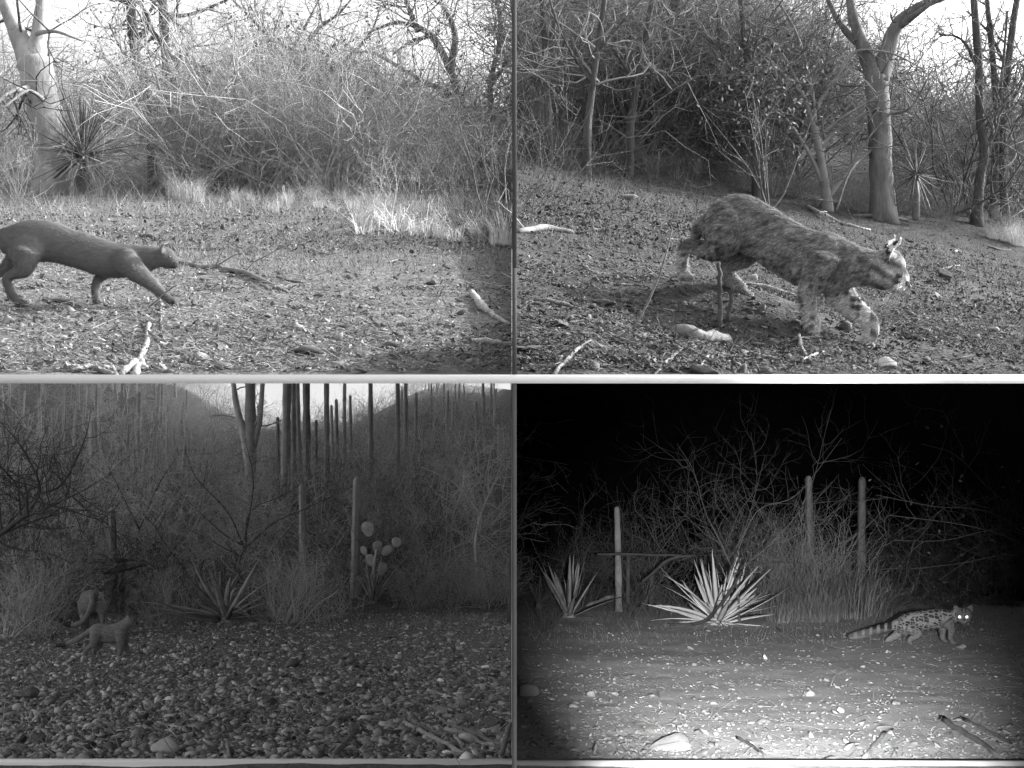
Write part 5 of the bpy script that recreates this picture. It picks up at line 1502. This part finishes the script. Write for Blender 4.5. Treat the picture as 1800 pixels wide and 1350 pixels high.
for e0 in (E1b, E2b):
    for k in range(7):
        d = unit((e0 - E1a) * 0 + np.array([rnd.uniform(-.2, .4), rnd.uniform(-.3, .3), 1]))
        Tt.add([e0 - d * .006, e0 + d * .008, e0 + d * .017], [.0014, .001, .0003], 3)
w_ = link('whisker', Tt.mesh('whisker', c.org), M['whisker'], c.obj); w_['kind'] = 'stuff'

# --- c: kitten seen from the side and the adult seen from behind
def coat_plain(base, dark_pts):
    def f(V, N, a, b, l):
        v = np.full(len(V), base)
        v = np.where(N[:, 2] < -.4, v * 1.25, v)
        for p, q, r in dark_pts:
            v = np.where(seg_mask(V, p, q, r), .05, v)
        return v
    return f
m_c = coat_mat('tawny_coat')
c = Cat(60, 1000, 7.5, 10.3, .1)
c.torso([(770, 820, 75, 0, .7), (820, 825, 105, 0, .7), (900, 840, 120, 0, .68), (1000, 850, 122, 0, .68), (1090, 840, 125, 0, .66), (1160, 800, 118, 0, .64), (1210, 740, 84, 0, .75), (1250, 690, 66, 0, .85)])
c.ball(1275, 668, 0, 74, 72, 72, .1); c.ball(1330, 705, 0, 46, 36, 42, .2); c.ball(1350, 715, 0, 26, 24, 30)
c.ear((1255, 615, -.04), (1245, 550, -.055), 34, .3); c.ear((1310, 625, .03), (1330, 575, .045), 32, .3)
c.ball(840, 850, -.03, 95, 110, 50, .2)
c.limb([(830, 850, -.04, 85), (800, 930, -.04, 66), (790, 985, -.04, 50), (730, 1030, -.04, 34), (690, 1070, -.04, 30), (670, 1130, -.04, 27), (650, 1190, -.04, 27)]); c.paw(662, 1208, -.04, 40, 20, 28)
c.limb([(860, 860, .04, 80), (860, 950, .04, 60), (850, 1010, .04, 46), (800, 1070, .04, 32), (795, 1120, .04, 28), (820, 1175, .04, 27)]); c.paw(845, 1192, .04, 38, 20, 28)
c.limb([(1150, 830, -.04, 80), (1150, 930, -.04, 56), (1140, 1010, -.04, 42), (1135, 1080, -.04, 34), (1125, 1130, -.04, 32)]); c.paw(1105, 1150, -.04, 40, 20, 30)
c.limb([(1170, 840, .04, 70), (1190, 930, .04, 50), (1200, 1000, .04, 38), (1220, 1060, .04, 30), (1240, 1095, .04, 28)]); c.paw(1262, 1110, .04, 38, 18, 28)
c.limb([(790, 790, 0, 48), (720, 830, 0, 38), (630, 890, .02, 34), (540, 940, .03, 34), (430, 985, .04, 34), (340, 1005, .05, 32), (290, 1010, .05, 24)], .95)
DK = [(c.P(1312, 620, .03), c.P(1330, 570, .045), .02), (c.P(400, 995, .04), c.P(280, 1010, .05), .03), (c.P(1355, 710, -.05), c.P(1370, 715, .05), .012)]
c.build('cat', 'young plain cat with a long tail walking right on the dry wash', coat_plain(.21, DK), .0075, m_c, 9000, .018, smooth=4, fur_w=.0018)
c.eye(1325, 675, -.058, 9, M['eye'], unit(c.head * .6 - c.lat * .8)); c.eye(1325, 675, .058, 9, M['eye'], unit(c.head * .6 + c.lat * .8))
c = Cat(60, 1000, 7.5, 12.6, math.pi / 2 + .35)
e = c.head * 0
def bk(a, b, back, r, w):    # a ring of the body going away from the camera
    return (a - back * 120, b, r, back, w)
c.torso([bk(770, 420, -.06, 90, 1.0), bk(770, 430, .0, 150, .98), bk(770, 440, .12, 172, .88), bk(775, 450, .26, 165, .86), bk(780, 470, .40, 158, .86), bk(780, 480, .54, 160, .8), bk(775, 500, .64, 130, .8), bk(760, 540, .74, 92, .9)])
c.ball(665, 590, .82, 70, 74, 80); c.ball(640, 630, .90, 40, 36, 44); c.ear((630, 540, .80), (610, 490, .80), 32, .3); c.ear((705, 540, .82), (725, 490, .82), 32, .3)
c.ball(670, 440, .03, 90, 150, 75); c.ball(890, 440, .03, 90, 140, 72)
for a0, sgn in ((650, -1), (900, 1)):
    c.limb([(a0 + 10, 430, .02, 100), (a0, 540, .0, 76), (a0 - 4, 620, -.02, 50), (a0, 680, -.09, 36), (a0 + 2, 760, -.05, 32), (a0 + 4, 850, -.02, 32)], .95)
    c.paw(a0 + 2, 872, .03, 46, 24, 40, 0)
for a0 in (690, 850):
    c.limb([(a0, 520, .5, 80), (a0, 640, .5, 52), (a0, 740, .5, 38), (a0, 840, .5, 34)]); c.paw(a0, 862, .53, 40, 22, 34, 0)
c.limb([(770, 340, -.07, 46), (765, 420, -.14, 40), (740, 520, -.17, 36), (690, 620, -.17, 34), (620, 700, -.15, 32), (520, 740, -.12, 32), (430, 730, -.10, 32), (370, 690, -.09, 30), (345, 655, -.09, 24)], .95)
DK = [(c.P(470, 745, -.11), c.P(345, 650, -.09), .035)]
c.build('cat', 'adult plain cat seen from behind entering the scrub beside the cactus column', coat_plain(.21, DK), .009, m_c, 9000, .02, smooth=4, fur_w=.002)

# --- d: small rosetted cat with a thick banded tail and shining eyes
c = Cat(1480, 1040, 6.923, 11.75, -.25)
sh = c.head[1] / c.head[0]
def dd(a, e=0.0): return (a - 1000) * c.m * sh + e
c.torso([(640, 410, 60, dd(640), .8), (690, 410, 90, dd(690), .74), (770, 390, 118, dd(770), .68), (880, 375, 128, dd(880), .66), (1000, 350, 126, dd(1000), .66), (1120, 335, 122, dd(1120), .66), (1220, 325, 112, dd(1220), .66), (1310, 315, 88, dd(1310), .76), (1390, 300, 72, dd(1390), .9), (1440, 295, 62, dd(1440), .9)])
hz = dd(1480, -.02)
c.ball(1480, 288, hz, 102, 98, 90); c.ball(1484, 350, hz - .045, 42, 36, 50); c.ball(1484, 330, hz - .03, 50, 50, 50); c.ball(1484, 378, hz - .015, 32, 22, 36)
fc = np.array([0, -1.0, 0])
c.ear((1408, 240, hz), (1366, 160, hz), 48, .3, fc); c.ear((1550, 240, hz), (1588, 160, hz), 48, .3, fc)
c.ball(780, 420, dd(780, -.04), 100, 110, 55, .3)
c.limb([(800, 420, dd(800, -.05), 92), (880, 470, dd(880, -.05), 70), (930, 510, dd(930, -.05), 52), (880, 550, dd(880, -.05), 36), (830, 580, dd(830, -.05), 32), (815, 620, dd(815, -.05), 30)]); c.paw(830, 640, dd(830, -.05), 40, 20, 30)
c.limb([(740, 430, dd(740, .05), 84), (690, 500, dd(690, .05), 60), (630, 550, dd(630, .05), 42), (570, 580, dd(570, .05), 32), (540, 610, dd(540, .05), 28)]); c.paw(560, 625, dd(560, .05), 38, 18, 28)
c.limb([(1220, 380, dd(1220, .05), 74), (1225, 450, dd(1225, .05), 48), (1225, 520, dd(1225, .05), 36), (1230, 580, dd(1230, .05), 30)]); c.paw(1252, 600, dd(1250, .05), 38, 18, 28)
c.limb([(1280, 370, dd(1280, -.05), 80), (1330, 440, dd(1330, -.05), 52), (1330, 500, dd(1330, -.05), 38), (1320, 550, dd(1320, -.05), 31), (1330, 600, dd(1330, -.05), 30)]); c.paw(1355, 622, dd(1355, -.05), 40, 20, 30)
TAIL = [(690, 390, 0, 56), (600, 420, 0, 48), (480, 450, 0, 46), (380, 478, 0, 46), (280, 505, 0, 45), (180, 530, 0, 42), (110, 542, 0, 34), (80, 545, 0, 22)]
c.limb([(a, b, dd(a), r) for a, b, _, r in [(q[0], q[1], 0, q[3] * 1.16) for q in TAIL]], .98)
def coat_d(V, N, a, b, l):
    L = np.stack([(V @ c.head) * .62, V @ c.lat, V[:, 2] + (V @ c.head) * .2], -1)
    f1, f2 = worley(L, 36, 12)
    v = np.where((f2 - f1) > .17, np.where((f1 < .16), .20, .05), .48)
    tail = (a < 650) & (b < 560 - (a - 80) * .1) & (b > 350)
    ph = (a / 92.0) % 1.0
    v = np.where(tail & (a < 640), np.where(ph < .62, .05, .40), v)
    v = np.where(tail & (a < 130), .08, v)
    v = np.where((a < 720) & (b > 470) & ~tail, np.where(f1 < .25, .14, .46), v)
    v = np.where((b > 500) & (a > 760), np.where(f1 < .3, .14, .40), v)
    v = np.where(b > 455 + 0 * a, np.maximum(v, .2), v)
    face = (a > 1385) & (b < 420)
    v = np.where(face, .30, v)
    v = np.where(face & (np.abs(np.abs(a - 1484) - 22) < 7) & (b < 270), .08, v)
    v = np.where(face & (b > 350), .5, v)
    v = np.where(face & (np.abs(a - 1484) < 14) & (b > 335) & (b < 357), .10, v)
    v = np.where((a > 1200) & (a <= 1385) & (b > 360), np.where(f1 < .28, .14, .38), v)
    return v * .34
m_d = coat_mat('rosetted_coat')
c.build('cat', 'small rosetted cat with a banded tail and shining eyes on the night ground', coat_d, .0062, m_d, 9000, .012, smooth=4, fur_w=.0014)
for a in (1440, 1528):
    c.eye(a, 311, hz - c.r(90), 29, M['eye_shine'], unit(np.array([-.18, -1, .09])), .3)
